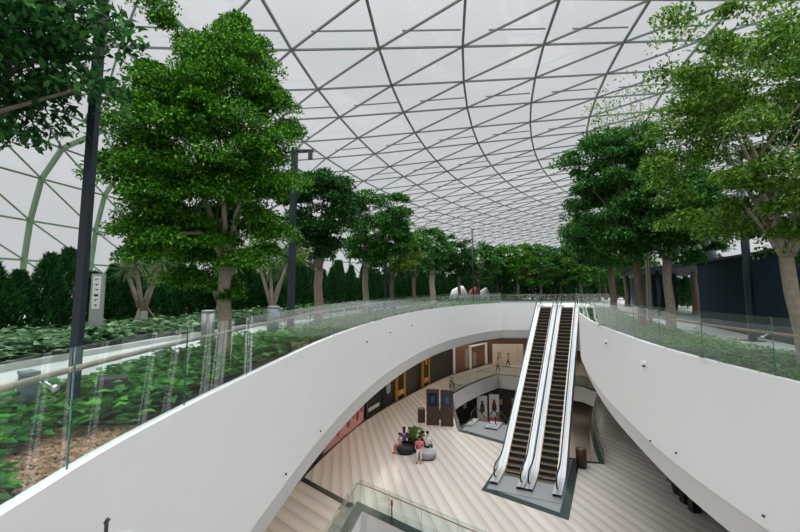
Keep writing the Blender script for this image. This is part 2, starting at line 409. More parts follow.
balustrade('glass_balustrade', 'glass balustrade on the flat white wall left of the escalator tops', FAR, 1, 0.02, 1.1, 2.0)
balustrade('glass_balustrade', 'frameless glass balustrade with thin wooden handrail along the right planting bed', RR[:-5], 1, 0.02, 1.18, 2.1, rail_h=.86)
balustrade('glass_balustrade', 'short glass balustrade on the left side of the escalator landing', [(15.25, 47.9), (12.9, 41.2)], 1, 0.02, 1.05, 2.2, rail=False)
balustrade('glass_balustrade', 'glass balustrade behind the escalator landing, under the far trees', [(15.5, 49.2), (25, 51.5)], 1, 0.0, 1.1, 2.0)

# ------------------------------------------------------------------ planting beds (soil) and paving
def strip(name, pl, d0, d1, side, z, m, label=None, t=0.0):
    a = offset(pl, side*d0); b = offset(pl, side*d1)
    o = sheet(name, [[(p[0], p[1], z) for p in a], [(p[0], p[1], z) for p in b], [(p[0], p[1], 0.0) for p in b]], m)
    if o.data.polygons[0].normal.z < 0: o.data.flip_normals()
    return struct(o, label)
LRs = resample(LR, 1.5); RRs = resample(RR, 1.5)
strip('floor_bed_left', LR, .13, 2.35, 1, .03, SOIL, 'soil of the planting bed behind the left balustrade')
strip('floor_bed_right', RR, .13, 2.5, 1, .03, SOIL, 'soil of the planting bed behind the right balustrade')
OUT_L = smooth([(-8.3, -3), (-8.35, 4), (-8.35, 9), (-7.9, 13), (-6.6, 20), (-4.4, 28), (-0.5, 37.0), (4.5, 46.5), (9, 51.5), (16, 54), (26, 55)], 2)
strip('floor_bed_outer', OUT_L, 0.0, 9.5, 1, .06, SOIL, 'soil of the wide bed beyond the left path')
m = MB()
a = OUT_L; b = offset(OUT_L, .16)
for i in range(len(a)-1): m.prism([a[i], a[i+1], b[i+1], b[i]], 0, .14)
struct(m.build('trim_1', mat('kerb', (.5, .5, .48), .8)), 'low pale kerb along the outer edge of the left path')
struct(MB.build((lambda q: (q.prism(offset(RR, 2.5)[3:]+offset(RR, 7.5)[3:][::-1], 0.004, .012), q)[1])(MB()), 'floor_right_path', GREYCONC), 'grey paved path before the dark building')

# plants
def bedfill(name, label, poly_fn, n, hz, ls, lm, seed, rad=.3, per=14, cat='plants', spread=1.0, droop=.2, wr=.5):
    rg = np.random.default_rng(seed); C = []
    while len(C) < n:
        p = poly_fn(rg)
        if p is not None: C.append(p)
    C = np.array(C); idx = np.repeat(np.arange(n), per); N_ = n*per
    hh = hz*(.6+.6*rg.random(n))[idx]; ang = rg.random(N_)*2*PI; rr = rad*rg.random(N_)**.6*spread
    hgt = hh*(1-.55*(rr/rad)**2)*(.55+.45*rg.random(N_))
    P = np.stack([C[idx, 0]+np.cos(ang)*rr, C[idx, 1]+np.sin(ang)*rr, C[idx, 2]+hgt], 1)
    ang2 = ang+rg.normal(size=N_)*.6
    D = np.stack([np.cos(ang2), np.sin(ang2), .25-droop*2*rg.random(N_)], 1); Nn = np.tile([0, 0, 1.0], (N_, 1))+rg.normal(size=(N_, 3))*.3
    L = ls*(.6+.7*rg.random(N_)); V, Fq = leaves(P, D, Nn, L, L*wr, .1)
    o = fast_mesh(name, V, Fq, lm); tag(o, label, cat, None, 'stuff'); return o
LRL = plen(LR); RRL = plen(RR); OUL = plen(OUT_L)
LR_i = offset(LR, 0); 
def along(pl, side, s0, s1, d0, d1, z, rej=None):
    def fn(rg):
        s = rg.uniform(s0, s1); d = rg.uniform(d0, d1); p, a = at_len(pl, s); x = p[0]-side*math.sin(a)*d; y = p[1]+side*math.cos(a)*d
        if rej and rej(x, y): return None
        return (x, y, z)
    return fn
mulch = lambda x, y: 3.95 < y < 5.2 and x > -4.1-(y-3.95)*.0+0.0
front = lambda x, y: y < 3.95
s_at = lambda pl, Y: next(sum(math.dist(pl[j], pl[j+1]) for j in range(i)) for i, p in enumerate(pl) if p[1] > Y)
sA = s_at(LR, 1.5); sB = s_at(LR, 3.95); sC = s_at(LR, 13.0); sD = s_at(LR, 30)
bedfill('leafy_plants', 'broad bright green leaves filling the near left bed by the glass', along(LR, 1, sB, sC, .5, 2.3, .03, mulch), 520, .40, .20, L_BED, 5, rad=.28, per=26)
bedfill('leafy_plants', 'low broad-leaved green plants in the corner before the wood chips', along(LR, 1, sA, sB, .45, 1.9, .03), 110, .22, .16, L_BED, 6, rad=.24, per=26)
bedfill('leafy_plants', 'smaller green plants in the left bed under the second tree', along(LR, 1, sC, sD, .3, 2.25, .03), 500, .32, .16, L_COVER, 7, rad=.3, per=22)
bedfill('leafy_plants', 'green ground cover at the far end of the left bed', along(LR, 1, sD, LRL, .3, 2.2, .03), 300, .28, .2, L_COVER, 8, rad=.35, per=16)
bedfill('ground_cover', 'low pale green ground cover behind the right balustrade', along(RR, 1, 3.0, RRL-4, .25, 2.45, .03), 900, .24, .12, L_COVER, 9, rad=.32, per=24)
bedfill('leafy_plants', 'pale large-leaved plants beyond the left path below the hedge', along(OUT_L, 1, 3, 28, .35, 3.3, .06), 420, .55, .30, L_PALE, 10, rad=.35, per=24)
bedfill('leafy_plants', 'distant green undergrowth along the outer bed under the trees', along(OUT_L, 1, 28, OUL, .3, 5.0, .06), 420, .6, .30, L_MID, 11, rad=.5, per=16)
# wood chips
rg = np.random.default_rng(3); m = MB()
for i in range(2600):
    y = rg.uniform(3.75, 5.45); x0 = -2.93-.14; x = x0-rg.uniform(0.0, 1.35)
    m.box((x-.03, y, .045+rg.random()*.03), (rg.uniform(.03, .075), rg.uniform(.02, .04), rg.uniform(.008, .02)), rg.uniform(0, PI), rx=rg.uniform(-.5, .5), ry=rg.uniform(-.4, .4))
tag(m.build('wood_chips', CHIP), 'brown wood chip mulch behind the near left glass', 'mulch', None, 'stuff')

# ------------------------------------------------------------------ trees
tree('ficus_tree', -3.82, 9.45, 2.45, .15, (-4.42, 9.45, 4.78), (1.76, 1.6, 3.3), 'big dense bright green tree nearest on the left, behind the glass', L_MAIN, BARK, 121, 200, 850, .085, .58, nbr=7, hollow=.5, p=5)
tree('ficus_tree', -3.7, 19.7, 2.6, .21, (-3.75, 19.7, 5.3), (1.65, 1.6, 2.2), 'dense dark green tree right of the second lamp pole, forked brown trunk', L_DARK, BARKR, 22, 95, 330, .15, .6)
tree('ficus_tree', -2.15, 27.0, 3.1, .2, (-1.35, 26.8, 5.25), (2.0, 1.9, 2.4), 'third tree along the left path, with a pale trunk', L_MID, BARK, 23, 95, 280, .17, .65)
tree('ficus_tree', -0.6, 32.0, 2.6, .16, (-0.2, 32.0, 4.6), (1.7, 1.6, 2.0), 'pale leafy tree half hidden behind the third tree on the left', L_LIGHT, BARKD, 24, 40, 170, .19, .7)
tree('ficus_tree', 1.2, 37.0, 2.7, .17, (1.2, 37.0, 4.8), (1.6, 1.6, 1.5), 'smaller dark tree on the left, fourth along the path', L_MID, BARKD, 25, 40, 150, .2, .7)
tree('ficus_tree', 3.3, 44.0, 3.1, .30, (3.3, 44.0, 5.6), (1.9, 1.9, 2.4), 'round-crowned tree with a forked pale trunk, far left of the escalators', L_MID, BARK, 26, 50, 160, .24, .75)
tree('ficus_tree', 6.9, 50.5, 3.4, .2, (6.7, 50.5, 5.2), (1.9, 1.8, 2.4), 'slim dark tree standing right of the far forked tree', L_DARK, BARKD, 27, 50, 150, .26, .75)
far_spec = [(478, 53, 5.1, 2.1, 'tree in the far row, nearest the thin pole'), (497, 56, 5.3, 2.4, 'tree in the far row above the left edge of the flat white wall'), (517, 54, 5.2, 2.3, 'tree in the far row over the flat white wall'),
            (540, 55, 5.3, 2.3, 'tree in the far row directly above the left escalator'), (560, 57, 5.2, 2.3, 'tree in the far row directly above the right escalator'), (580, 54, 5.0, 2.0, 'tree in the far row just right of the escalators'), (598, 57, 5.0, 2.0, 'tree in the far row rightmost, beside the big right trees')]
protos = [tree('far_tree', 0, 0, 2.9, .2, (0, 0, 4.7), (2.5, 2.3, 2.9), 'x', lm, BARKD, 40+i, 55, 130, .28, .8, group='row of trees beyond the escalators') for i, lm in enumerate((L_MID, L_DARK, L_MAIN))]
for i, (px, Y, cz, r_, lab) in enumerate(far_spec):
    o = protos[i] if i < 3 else copy_tree(protos[i % 3])
    o.location = ((px-400)/F*Y, Y, .0); o.rotation_euler = (0, 0, i*1.3); o['label'] = 'green '+lab
    o['group'] = 'row of trees beyond the escalators'
# second rank behind, half seen between the first
for i in range(12):
    o = copy_tree(protos[(i+1) % 3]); Y = 64+(i % 3)*1.5; o.location = (-2+i*3.6, Y, .0); o.rotation_euler = (0, 0, i*2.1); o.scale = (1.05, 1.05, .93)
    o['label'] = 'green tree in the second rank, half hidden behind the far row'; o['group'] = 'second rank of far trees'
# right side
tree('airy_tree', 8.35, 9.0, 2.4, .145, (8.45, 9.2, 5.1), (2.8, 2.0, 3.4), 'large airy light green tree at the right edge, pale forked trunk', L_LIGHT, BARK, 31, 170, 330, .105, .6, lean=(-.25, 0), hollow=.4, nbr=8)
tree('park_tree', 10.2, 18.3, 3.0, .15, (9.3, 18.2, 5.55), (2.1, 2.0, 2.8), 'dense dark tree at the left of the right-hand group, slim red-brown trunk', L_MID, BARKR, 32, 130, 300, .15, .65, lean=(-.15, 0))
tree('park_tree', 10.75, 17.3, 2.9, .18, (11.3, 17.6, 4.9), (2.1, 1.9, 2.35), 'leafy green tree with a thick pale trunk, beside the slim red-brown one', L_MID, BARK, 33, 100, 270, .15, .65)
tree('park_tree', 15.0, 30.5, 3.2, .22, (14.9, 30.5, 5.6), (2.6, 2.4, 2.9), 'farther tree with a brown trunk, behind the right-hand group', L_MID, BARKR, 34, 90, 220, .2, .8)
tree('park_tree', 19.5, 28.6, 3.2, .22, (19.3, 28.6, 5.4), (2.2, 2.2, 2.3), 'thin-trunked tree in the gap left of the dark building', L_MID, BARKR, 35, 50, 170, .2, .8)
tree('park_tree', 21.0, 40.0, 3.2, .25, (20.8, 40, 5.6), (2.5, 2.5, 2.4), 'tree behind the right-hand group near the louvred pavilion', L_DARK, BARKD, 36, 50, 150, .25, .85)
tree('sparse_tree', 11.6, 20.2, 7.0, .09, (10.9, 20.2, 10.0), (2.1, 1.8, 2.0), 'nearly bare thin-twigged treetop above the right-hand group', L_LIGHT, BARK, 37, 60, 22, .13, .7, nbr=26, hollow=.3)
tree('park_tree', -7.0, 4.6, 2.8, .16, (-4.75, 4.95, 4.6), (1.35, .95, 1.1), 'dark tree overhanging the top left corner, trunk outside the picture', L_DARK, BARKD, 38, 46, 170, .115, .5, hollow=.2, lean=(.5, 0))
tree('park_tree', -4.5, 24.5, 2.6, .12, (-6.6, 24.5, 4.3), (2.2, 1.6, 1.7), 'pale green loose tree behind the second lamp pole', L_LIGHT, BARKD, 39, 46, 110, .17, .7)

# hedge of upright conifers
def conifer():
    root = empty('hedge_conifer'); rg = np.random.default_rng(77); n = 3800
    z = rg.random(n)**.8*2.55+.1; prof = np.interp(z, [0, .5, 1.6, 2.3, 2.7], [.5, .60, .48, .22, .03]); a = rg.random(n)*2*PI
    rr = prof*(.55+.5*rg.random(n))*(1+.18*np.sin(a*4+z*3))
    P = np.stack([np.cos(a)*rr, np.sin(a)*rr, z], 1); D = np.stack([np.cos(a)*.6, np.sin(a)*.6, .7+.4*rg.random(n)], 1)+rg.normal(size=(n, 3))*.25
    V, Fq = leaves(P, D, np.stack([np.cos(a), np.sin(a), .3*np.ones(n)], 1), .17*(.6+.8*rg.random(n)), .055*np.ones(n), .05)
    fast_mesh('foliage', V, Fq, L_CONI, root); m = MB(); m.tube([(0, 0, -.05), (0, 0, 2.2)], [.05, .02], 6); m.build('stem', BARKD, root)
    return root
hp = conifer(); hl = resample(offset(smooth([(-8.3, 3), (-8.35, 9), (-7.9, 13), (-6.6, 20), (-4.4, 28), (-0.5, 37.0), (4.5, 46.5), (9, 54), (16, 58), (32, 60)], 2), 4.2), .95)
pl = offset(smooth([(-8.3, 3), (-8.35, 9), (-7.9, 13), (-6.6, 20), (-4.4, 28), (-0.5, 37.0), (4.5, 46.5), (9, 56), (16, 60), (34, 62), (52, 56)], 2), 4.2)
L = plen(pl); k = 0; s = 0.2; rgx = random.Random(9); first = True
while s < L:
    p, a = at_len(pl, s); o = hp if first else copy_tree(hp); first = False
    sc_ = rgx.uniform(.82, 1.38)*(1.0 if s < 22 else 1.12); o.location = (p[0]+rgx.uniform(-.2, .2), p[1], .04); o.scale = (1.1, 1.1, sc_); o.rotation_euler = (0, 0, rgx.uniform(0, 6))
    tag(o, 'upright dark green conifer of the tall hedge beyond the left path', 'shrub', 'conifer hedge'); s += rgx.uniform(.72, .9); k += 1

# multi-stemmed sword-leaved plants with stakes
def sword(x, y, seed, label, h=2.6, nst=4):
    root = empty('dragon_tree', (x, y, .05)); tag(root, label, 'tree', 'staked sword-leaved trees'); rg = random.Random(seed)
    m = MB(); tips = []
    m.tube([(0, 0, -.03), (0, 0, .9)], [.17, .15], 9); 
    for k in range(nst):
        a = 2*PI*k/nst+rg.uniform(-.3, .3); e = Vector((math.cos(a)*.7, math.sin(a)*.7, h*rg.uniform(.75, 1.05))); m.tube([(0, 0, .75), e*.55+Vector((0, 0, .35)), e], [.12, .08, .06], 7); tips.append(e)
    m.build('trunk', BARK, root, True)
    w = MB(); w.lathe([(.185, .55), (.185, .85)], n=12); w.build('trunk_wrap', mat('wrap', (.35, .36, .33), .7), root)
    rn = np.random.default_rng(seed); Ps = []; Ds = []
    for e in tips:
        n = 130; d = rnd_dirs(rn, n); d[:, 2] = d[:, 2]*.8+.15; Ps.append(np.tile(np.array(e), (n, 1))); Ds.append(d)
    P = np.vstack(Ps); D = np.vstack(Ds); V, Fq = leaves(P, D, np.tile([0, 0, 1.], (len(P), 1))+rn.normal(size=P.shape)*.2, .62*(.7+.5*rn.random(len(P))), .05*np.ones(len(P)), .1)
    fast_mesh('foliage', V, Fq, L_DRAC, root)
    for k in range(3):
        a = 2*PI*k/3+.5; m = MB(); m.tube([(math.cos(a)*.8, math.sin(a)*.8, -.03), (math.cos(a)*.13, math.sin(a)*.13, 1.0)], .03, 6); m.build('stake', STAKE, root)
sword(-9.6, 16.2, 1, 'sword-leaved tree with a wrapped trunk right of the sign column')
sword(-6.0, 20.4, 2, 'sword-leaved tree propped by stakes left of the second lamp pole', 3.0)
sword(-8.9, 21.5, 3, 'sword-leaved tree glimpsed behind the big near tree', 3.0)

# ------------------------------------------------------------------ lamp poles, bollards, sign column
def pole(x, y, h, w, label, arm=None, round_=False):
    root = empty('lamp_post', (x, y, 0)); tag(root, label, 'lamp post', 'dark lamp posts')
    m = MB()
    if round_: m.tube([(0, 0, .02), (0, 0, h)], w/2, 14)
    else: m.box((0, 0, h/2+.01), (w, w, h-.02))
    m.build('shaft', NAVY, root, round_)
    b = MB(); b.box((0, 0, .025), (w*2, w*2, .03)); b.build('base_plate', NAVY, root)
    if arm:
        a = MB(); a.box((arm/2, 0, h-.12), (abs(arm)+w, .1, .1)); a.build('arm', NAVY, root); l = MB(); l.box((arm, 0, h-.3), (.14, .2, .32)); l.build('lamp_head', DKGREY, root)
pole(-4.28, 5.8, 7.5, .105, 'tall slim dark post nearest on the left, rising out of the picture')
pole(-4.15, 16.5, 7.25, .23, 'dark square lamp post with a short arm, between the two left trees', .62)
pole(-1.0, 29.5, 5.5, .15, 'thin dark post beside the third tree on the left')
pole(7.7, 45.5, 8.0, .16, 'thin dark post before the far row of trees', .0, True)
pole(11.62, 14.4, 6.0, .24, 'round dark post in front of the navy building', None, True)
def bollard(x, y, h, w, label, mt, top=None):
    root = empty('bollard', (x, y, .0)); tag(root, label, 'bollard', 'bollards in the left bed')
    m = MB(); m.tube([(0, 0, .02), (0, 0, h-.06)], w/2, 20); m.build('body', mt, root, True); c = MB(); c.lathe([(w/2*1.04, h-.06), (w/2*1.04, h-.01), (w/2*.9, h)], n=20); c.build('cap', top or mt, root)
BB = mat('blue_grey_metal', (.10, .15, .17), .45, metal=.2)
root = empty('bollard', (-4.63, 5.5, 0), -.5); tag(root, 'flat blue-grey bollard at the left edge, behind the handrail', 'bollard', 'bollards in the left bed')
m = MB(); m.box((0, 0, .35), (.25, .12, .66)); m.build('body', BB, root); m = MB(); m.box((0, 0, .70), (.27, .14, .04)); m.build('cap', mat('cap_grey', (.2, .25, .27), .4), root)
bollard(-5.2, 11.8, 1.15, .34, 'shiny steel bollard left of the big near trunk', mat('dull_steel', (.34,.35,.35), .5, metal=.6))
bollard(-4.45, 15.3, 1.12, .42, 'two-tone bollard beside the second lamp post', BB, CHROME)
bollard(-1.6, 21.5+2.4, .95, .3, 'small dark bollard beyond the second tree', BB)
root = empty('garden_spotlight', (-4.0, 6.15, 0)); tag(root, 'dark box-shaped spotlight among the bright leaves of the left bed', 'spotlight')
m = MB(); m.box((0, 0, .44), (.34, .26, .14), .5); m.build('housing', DKGREY, root); m = MB(); m.tube([(0, 0, .02), (0, 0, .4)], .025, 8); m.build('stem', DKGREY, root)
root = empty('sign_column', (-9.15, 13.1, .06), .38); tag(root, 'tall grey sign column with a white icon strip, beyond the left path', 'sign')
m = MB(); m.box((0, 0, 1.06), (.34, .14, 2.12)); m.build('column', mat('sign_grey', (.27, .29, .29), .45, metal=.3), root)
m = MB(); m.box((-.02, -.075, 1.56), (.2, .012, .98)); m.build('icon_strip', mat('sign_white', (.62, .63, .63), .5), root)
m = MB(); rgi = random.Random(4)
for k in range(6):
    z = 1.96-k*.155; x = -.02
    m.box((x, -.084, z), (.1, .006, .022)); m.box((x-.03+.02*(k % 3), -.084, z-.02), (.022, .006, .07 if k % 2 else .05))
    if k == 3: m.box((x, -.084, z-.03), (.12, .006, .05))
m.build('icons', BLACK, root)

# blue bench and white tent far away
root = empty('park_bench', (-.95, 31.0, 0), .2); tag(root, 'small blue bench on the far left path', 'bench')
m = MB(); m.box((0, 0, .46), (1.5, .5, .1)); m.build('seat', mat('bench_blue', (.02, .12, .33), .4), root)
for sx in (-.6, .6): m = MB(); m.box((sx, 0, .22), (.08, .42, .42)); m.build('leg', DKGREY, root)
def rock(name, px, Y, w, h, mt, label, cat, seed, z0=.3):
    m = MB(); rg = random.Random(seed); prof = [(.5*w, 0), (.52*w, h*.3), (.4*w, h*.7), (.2*w, h*.93), (.02, h)]
    m.lathe(prof, n=14); m.v = [(x*(1+.12*math.sin(3*x+seed)), y*.6, z*(1+.1*math.sin(5*x))) for x, y, z in m.v]
    o = m.build(name, mt, smooth=True); o.location = ((px-400)/F*Y, Y, z0); return tag(o, label, cat)
rock('play_mound', 459, 56, 2.6, 2.0, mat('fabric_white', (.78, .78, .78), .6), 'white rounded shape glimpsed between the far trunks', 'play structure', 1, .0)
rock('play_mound', 474, 56.5, 1.8, 1.9, mat('orange', (.35, .10, .04), .6), 'rust-orange rounded shape beside the white one, far away', 'play structure', 2, .0)
rock('play_mound', 484, 57.5, 1.6, 1.8, MATS['fabric_white'], 'smaller white shape right of the rust-orange one', 'play structure', 3, .0)

# ------------------------------------------------------------------ dark building and pavilion at right
root = empty('dark_building', (14.3, 20.7, 0)); tag(root, 'low navy metal-clad building behind the right path', 'building')
def rel(P, o): return [(p[0]-o[0], p[1]-o[1]) for p in P]
O = (14.3, 20.7)
m = MB(); m.prism(rel([(10.3, 7.8), (11.93, 13.06), (14.3, 20.7), (19.0, 19.2), (16.0, 6.0)], O), .02, 2.92); m.build('wall_cladding', NAVYW, root)
m = MB(); m.prism(rel([(10.2, 7.6), (14.24, 20.8), (19.1, 19.3), (16.1, 5.8)], O), 2.92, 3.02); m.build('roof', NAVY, root)
root = empty('louvred_pavilion', (20.5, 34.6, 0)); tag(root, 'flat dark-roofed pavilion with vertical slats behind the right-hand trees', 'pavilion'); O = (20.5, 34.6)
m = MB(); m.prism(rel([(14.35, 20.9), (15.1, 26.0), (17.6, 33), (23.4, 46.0), (29, 44.5), (22, 32), (19.2, 20.2)], O), 2.82, 3.02); m.build('roof', NAVY, root)
m = MB()
for k in range(22):
    p = lerp2((19.3, 33.2), (24.6, 46), k/21); m.box((p[0]-O[0], p[1]-O[1], 1.42), (.1, .28, 2.78), -.4)
m.build('slats', mat('slat_grey', (.07, .09, .085), .5), root)
m = MB(); m.prism(rel([(19.9, 33.2), (25.4, 46), (26.5, 45.5), (21, 32.8)], O), .02, 2.8); m.build('core_wall', NAVYW, root)
for (x, y) in ((15.9, 26.6), (18.2, 33.0)): m = MB(); m.tube([(x-O[0], y-O[1], .02), (x-O[0], y-O[1], 2.82)], .09, 10); m.build('post', NAVY, root, True)
# hedge seen through the gap at right
for i in range(10):
    o = copy_tree(hp); o.location = (24.2+i*.8, 38.0-i*.25, .0); o.scale = (1.2, 1.2, 1.0); o.rotation_euler = (0, 0, i); tag(o, 'conifer of the hedge glimpsed left of the navy building', 'shrub', 'hedge behind the right building')

# thin black post with a wire near the camera
struct(MB.build((lambda q: (q.prism([(-2.62, -4), (-2.62, 2.3), (6.8, 2.3), (6.8, -4)], -.3, 0), q)[1])(MB()), 'floor_bridge', CONC), 'concrete bridge the picture is taken from')
root = empty('wire_fence', (-1.03, 1.6, 0)); tag(root, 'slim black post with a thin steel wire, bottom left before the white wall', 'fence post')
m = MB(); m.tube([(0, 0, 0), (0, 0, .93)], .0065, 8); m.box((0.001, 0, .935), (.012, .012, .018), ry=.5); m.build('post', BLACK, root)
m = MB(); m.tube([(0, 0, .915), (.25, .06, .84), (.62, .12, .66)], .0007, 5); m.build('wire', CHROME, root)
m = MB(); m.tube([(.62, .12, .0), (.62, .12, .67)], .009, 8); m.build('post', BLACK, root)
# ------------------------------------------------------------------ mall floor (level below the park)
V1 = [(4.6, 33.7), (4.8, 38.5), (5.2, 44.1), (7.2, 47.6), (9.45, 50.9), (12.0, 54.0), (14.2, 52.6), (19.6, 47.4), (20.1, 44.3), (18.6, 42), (16.9, 39), (15.3, 35.8), (14.3, 33.6), (13.6, 31.8), (12.8, 29.6), (12.1, 27.4), (10.4, 27.7), (7.55, 31.0)]
V2 = [(-1.8, 21.6), (-2.3, 18.8), (-2.95, 15.2), (1.6, 10.4), (4.7, 16.0)]
EP = (7.05, 24.75); EA = math.atan2(14.39-0.0, 7.15) # escalator heading
ax = Vector((math.cos(EA), math.sin(EA))); rt = Vector((ax.y, -ax.x))
def ep(s, l): return (EP[0]+ax.x*s+rt.x*l, EP[1]+ax.y*s+rt.y*l)
sc_floor = bpy.data.materials.new('striped_floor'); sc_floor.use_nodes = True; nt = sc_floor.node_tree; pb = nt.nodes['Principled BSDF']
geo = nt.nodes.new('ShaderNodeNewGeometry'); sep = nt.nodes.new('ShaderNodeSeparateXYZ'); nt.links.new(geo.outputs['Position'], sep.inputs[0])
def mth(op, a, b=None, c=None):
    n = nt.nodes.new('ShaderNodeMath'); n.operation = op
    for i, v in enumerate((a, b, c)):
        if v is None: continue
        if isinstance(v, (int, float)): n.inputs[i].default_value = v
        else: nt.links.new(v, n.inputs[i])
    return n.outputs[0]
X, Y = sep.outputs['X'], sep.outputs['Y']
angA = mth('MULTIPLY', mth('ARCTAN2', mth('ADD', X, 18.7), mth('SUBTRACT', 135.0, Y)), 1/0.0050)
# left of the black floor strip the boards turn the other way
angB = mth('MULTIPLY', mth('ADD', mth('MULTIPLY', X, .69), mth('MULTIPLY', Y, .72)), 1/.75)
side = mth('LESS_THAN', mth('ADD', mth('MULTIPLY', mth('ADD', X, 5.58), .70), mth('MULTIPLY', mth('SUBTRACT', Y, 25.2), .716)), 0.0)
lim = mth('LESS_THAN', X, -1.6); side = mth('MULTIPLY', side, lim)
mixn = nt.nodes.new('ShaderNodeMix'); nt.links.new(side, mixn.inputs[0]); nt.links.new(angA, mixn.inputs[2]); nt.links.new(angB, mixn.inputs[3])
fr = mth('FRACT', mixn.outputs[0]); cell = mth('FLOOR', mixn.outputs[0])
wn = nt.nodes.new('ShaderNodeTexWhiteNoise'); wn.noise_dimensions = '1D'; nt.links.new(cell, wn.inputs['W'])
rp = nt.nodes.new('ShaderNodeValToRGB'); cr = rp.color_ramp
cr.elements[0].position = 0; cr.elements[0].color = (.475, .44, .405, 1); cr.elements[1].position = 1; cr.elements[1].color = (.36, .315, .275, 1)
e = cr.elements.new(.38); e.color = (.495, .465, .435, 1); e = cr.elements.new(.8); e.color = (.42, .38, .34, 1)
nt.links.new(fr, rp.inputs['Fac'])
hs = nt.nodes.new('ShaderNodeHueSaturation'); nt.links.new(rp.outputs['Color'], hs.inputs['Color'])
nt.links.new(mth('ADD', mth('MULTIPLY', wn.outputs['Value'], .16), .92), hs.inputs['Value']); nt.links.new(hs.outputs['Color'], pb.inputs['Base Color'])
pb.inputs['Roughness'].default_value = .24; pb.inputs['Specular IOR Level'].default_value = .6

LOUT = [(-16, -6), (45, -6), (45, 80), (-16, 80)]
struct(fill('floor_mall', LOUT, [V1, V2], LOW_Z, sc_floor), 'striped wood-look floor of the mall level')
# white slab edges and dark granite rim of the two floor openings
def closed(pl): return pl+[pl[0]]
def slab_edge(name, pl, label, h=1.6):
    m = MB(); n = len(pl)
    for i in range(n):
        a, b = pl[i], pl[(i+1) % n]
        m.add([(a[0], a[1], LOW_Z), (b[0], b[1], LOW_Z), (b[0], b[1], LOW_Z-h), (a[0], a[1], LOW_Z-h)], [(0, 1, 2, 3)])
    return struct(m.build(name, WHITE), label)
slab_edge('wall_opening_far', V1, 'white slab edge around the large floor opening')
slab_edge('wall_opening_near', V2, 'white slab edge around the near floor opening')
def area(pl): return sum(pl[i][0]*pl[(i+1) % len(pl)][1]-pl[(i+1) % len(pl)][0]*pl[i][1] for i in range(len(pl)))/2
def ring(name, pl, w, z, mt, label):
    s = -1 if area(pl) > 0 else 1; q = pl+pl[:2]; o = offset(q, s*w); o = [o[len(pl)]]+o[1:len(pl)]
    m = MB()
    for i in range(len(pl)):
        j = (i+1) % len(pl); a, b, c, d = pl[i], pl[j], o[j], o[i]
        m.prism([a, b, c, d], z-.012, z)
    return struct(m.build(name, mt), label), o
_, V1o = ring('trim_2', V1, .3, LOW_Z+.016, GRANITE, 'dark green stone rim of the large floor opening')
_, V2o = ring('trim_3', V2, .5, LOW_Z+.016, GRANITE, 'dark green stone rim of the near floor opening')
m = MB(); m.beam((-5.7, 25.32, LOW_Z+.006), (-2.35, 22.05, LOW_Z+.006), .36, .02); struct(m.build('trim_4', BLACK), 'black strip across the mall floor')
# level below
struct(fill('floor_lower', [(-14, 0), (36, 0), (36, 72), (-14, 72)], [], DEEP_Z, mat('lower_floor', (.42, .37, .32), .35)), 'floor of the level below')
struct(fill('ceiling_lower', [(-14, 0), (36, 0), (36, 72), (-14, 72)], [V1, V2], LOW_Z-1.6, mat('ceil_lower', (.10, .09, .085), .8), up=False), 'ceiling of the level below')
def wallseg(name, pl, z0, z1, mt, label, th=.25, side=1):
    m = MB(); o = offset(pl, side*th)
    for i in range(len(pl)-1): m.prism([pl[i], pl[i+1], o[i+1], o[i]], z0, z1)
    return struct(m.build(name, mt), label)
SHOPL = smooth([(-8.6, 0), (-8.2, 9), (-7.0, 18), (-5.75, 25.3), (-4.75, 30), (-3.0, 36.3), (1.0, 44.9), (5.0, 52.6), (9.2, 58.0), (12.1, 61.6)], 2)
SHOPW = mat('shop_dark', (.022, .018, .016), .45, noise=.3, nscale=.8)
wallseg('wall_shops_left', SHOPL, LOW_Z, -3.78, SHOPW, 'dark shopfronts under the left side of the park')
wallseg('baseboard_left', offset(SHOPL, -.35), LOW_Z, LOW_Z+.03, BLACK, 'black floor border along the left shopfronts', .34)
SHOPR = smooth([(13.1, 0), (13.6, 14), (14.3, 20.0), (15.1, 25.3), (18.0, 32.5), (23.0, 42), (27, 50), (27, 64)], 2)
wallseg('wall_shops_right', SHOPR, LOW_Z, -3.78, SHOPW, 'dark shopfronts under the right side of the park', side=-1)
wallseg('wall_back', [(12.1, 61.6), (14.5, 63.5), (20, 64.2), (27, 64)], LOW_Z, -3.78, mat('brown_back', (.16, .10, .065), .6), 'brown shop wall at the back of the mall level')
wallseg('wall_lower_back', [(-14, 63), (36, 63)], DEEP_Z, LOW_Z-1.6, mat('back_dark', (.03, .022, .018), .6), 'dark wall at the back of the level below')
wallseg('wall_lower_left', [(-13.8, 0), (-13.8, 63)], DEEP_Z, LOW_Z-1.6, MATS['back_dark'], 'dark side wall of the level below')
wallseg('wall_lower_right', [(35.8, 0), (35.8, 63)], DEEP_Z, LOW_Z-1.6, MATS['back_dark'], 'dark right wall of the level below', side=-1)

# balustrades of the openings
fl = closed(V1o)
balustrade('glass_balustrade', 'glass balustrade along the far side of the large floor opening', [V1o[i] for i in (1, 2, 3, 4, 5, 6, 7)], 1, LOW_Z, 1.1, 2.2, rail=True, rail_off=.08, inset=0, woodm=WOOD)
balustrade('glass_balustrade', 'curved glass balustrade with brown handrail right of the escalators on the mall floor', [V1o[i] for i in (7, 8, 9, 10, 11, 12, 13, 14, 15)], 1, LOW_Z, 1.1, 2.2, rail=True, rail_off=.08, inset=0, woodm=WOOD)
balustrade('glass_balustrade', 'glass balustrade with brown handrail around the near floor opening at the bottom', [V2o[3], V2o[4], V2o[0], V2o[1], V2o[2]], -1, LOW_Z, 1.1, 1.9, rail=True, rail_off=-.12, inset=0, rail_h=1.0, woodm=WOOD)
m = MB(); p = V2o[0].__class__(lerp2(V2o[0], V2o[4], .22)) if False else lerp2(V2o[0], V2o[4], .2)
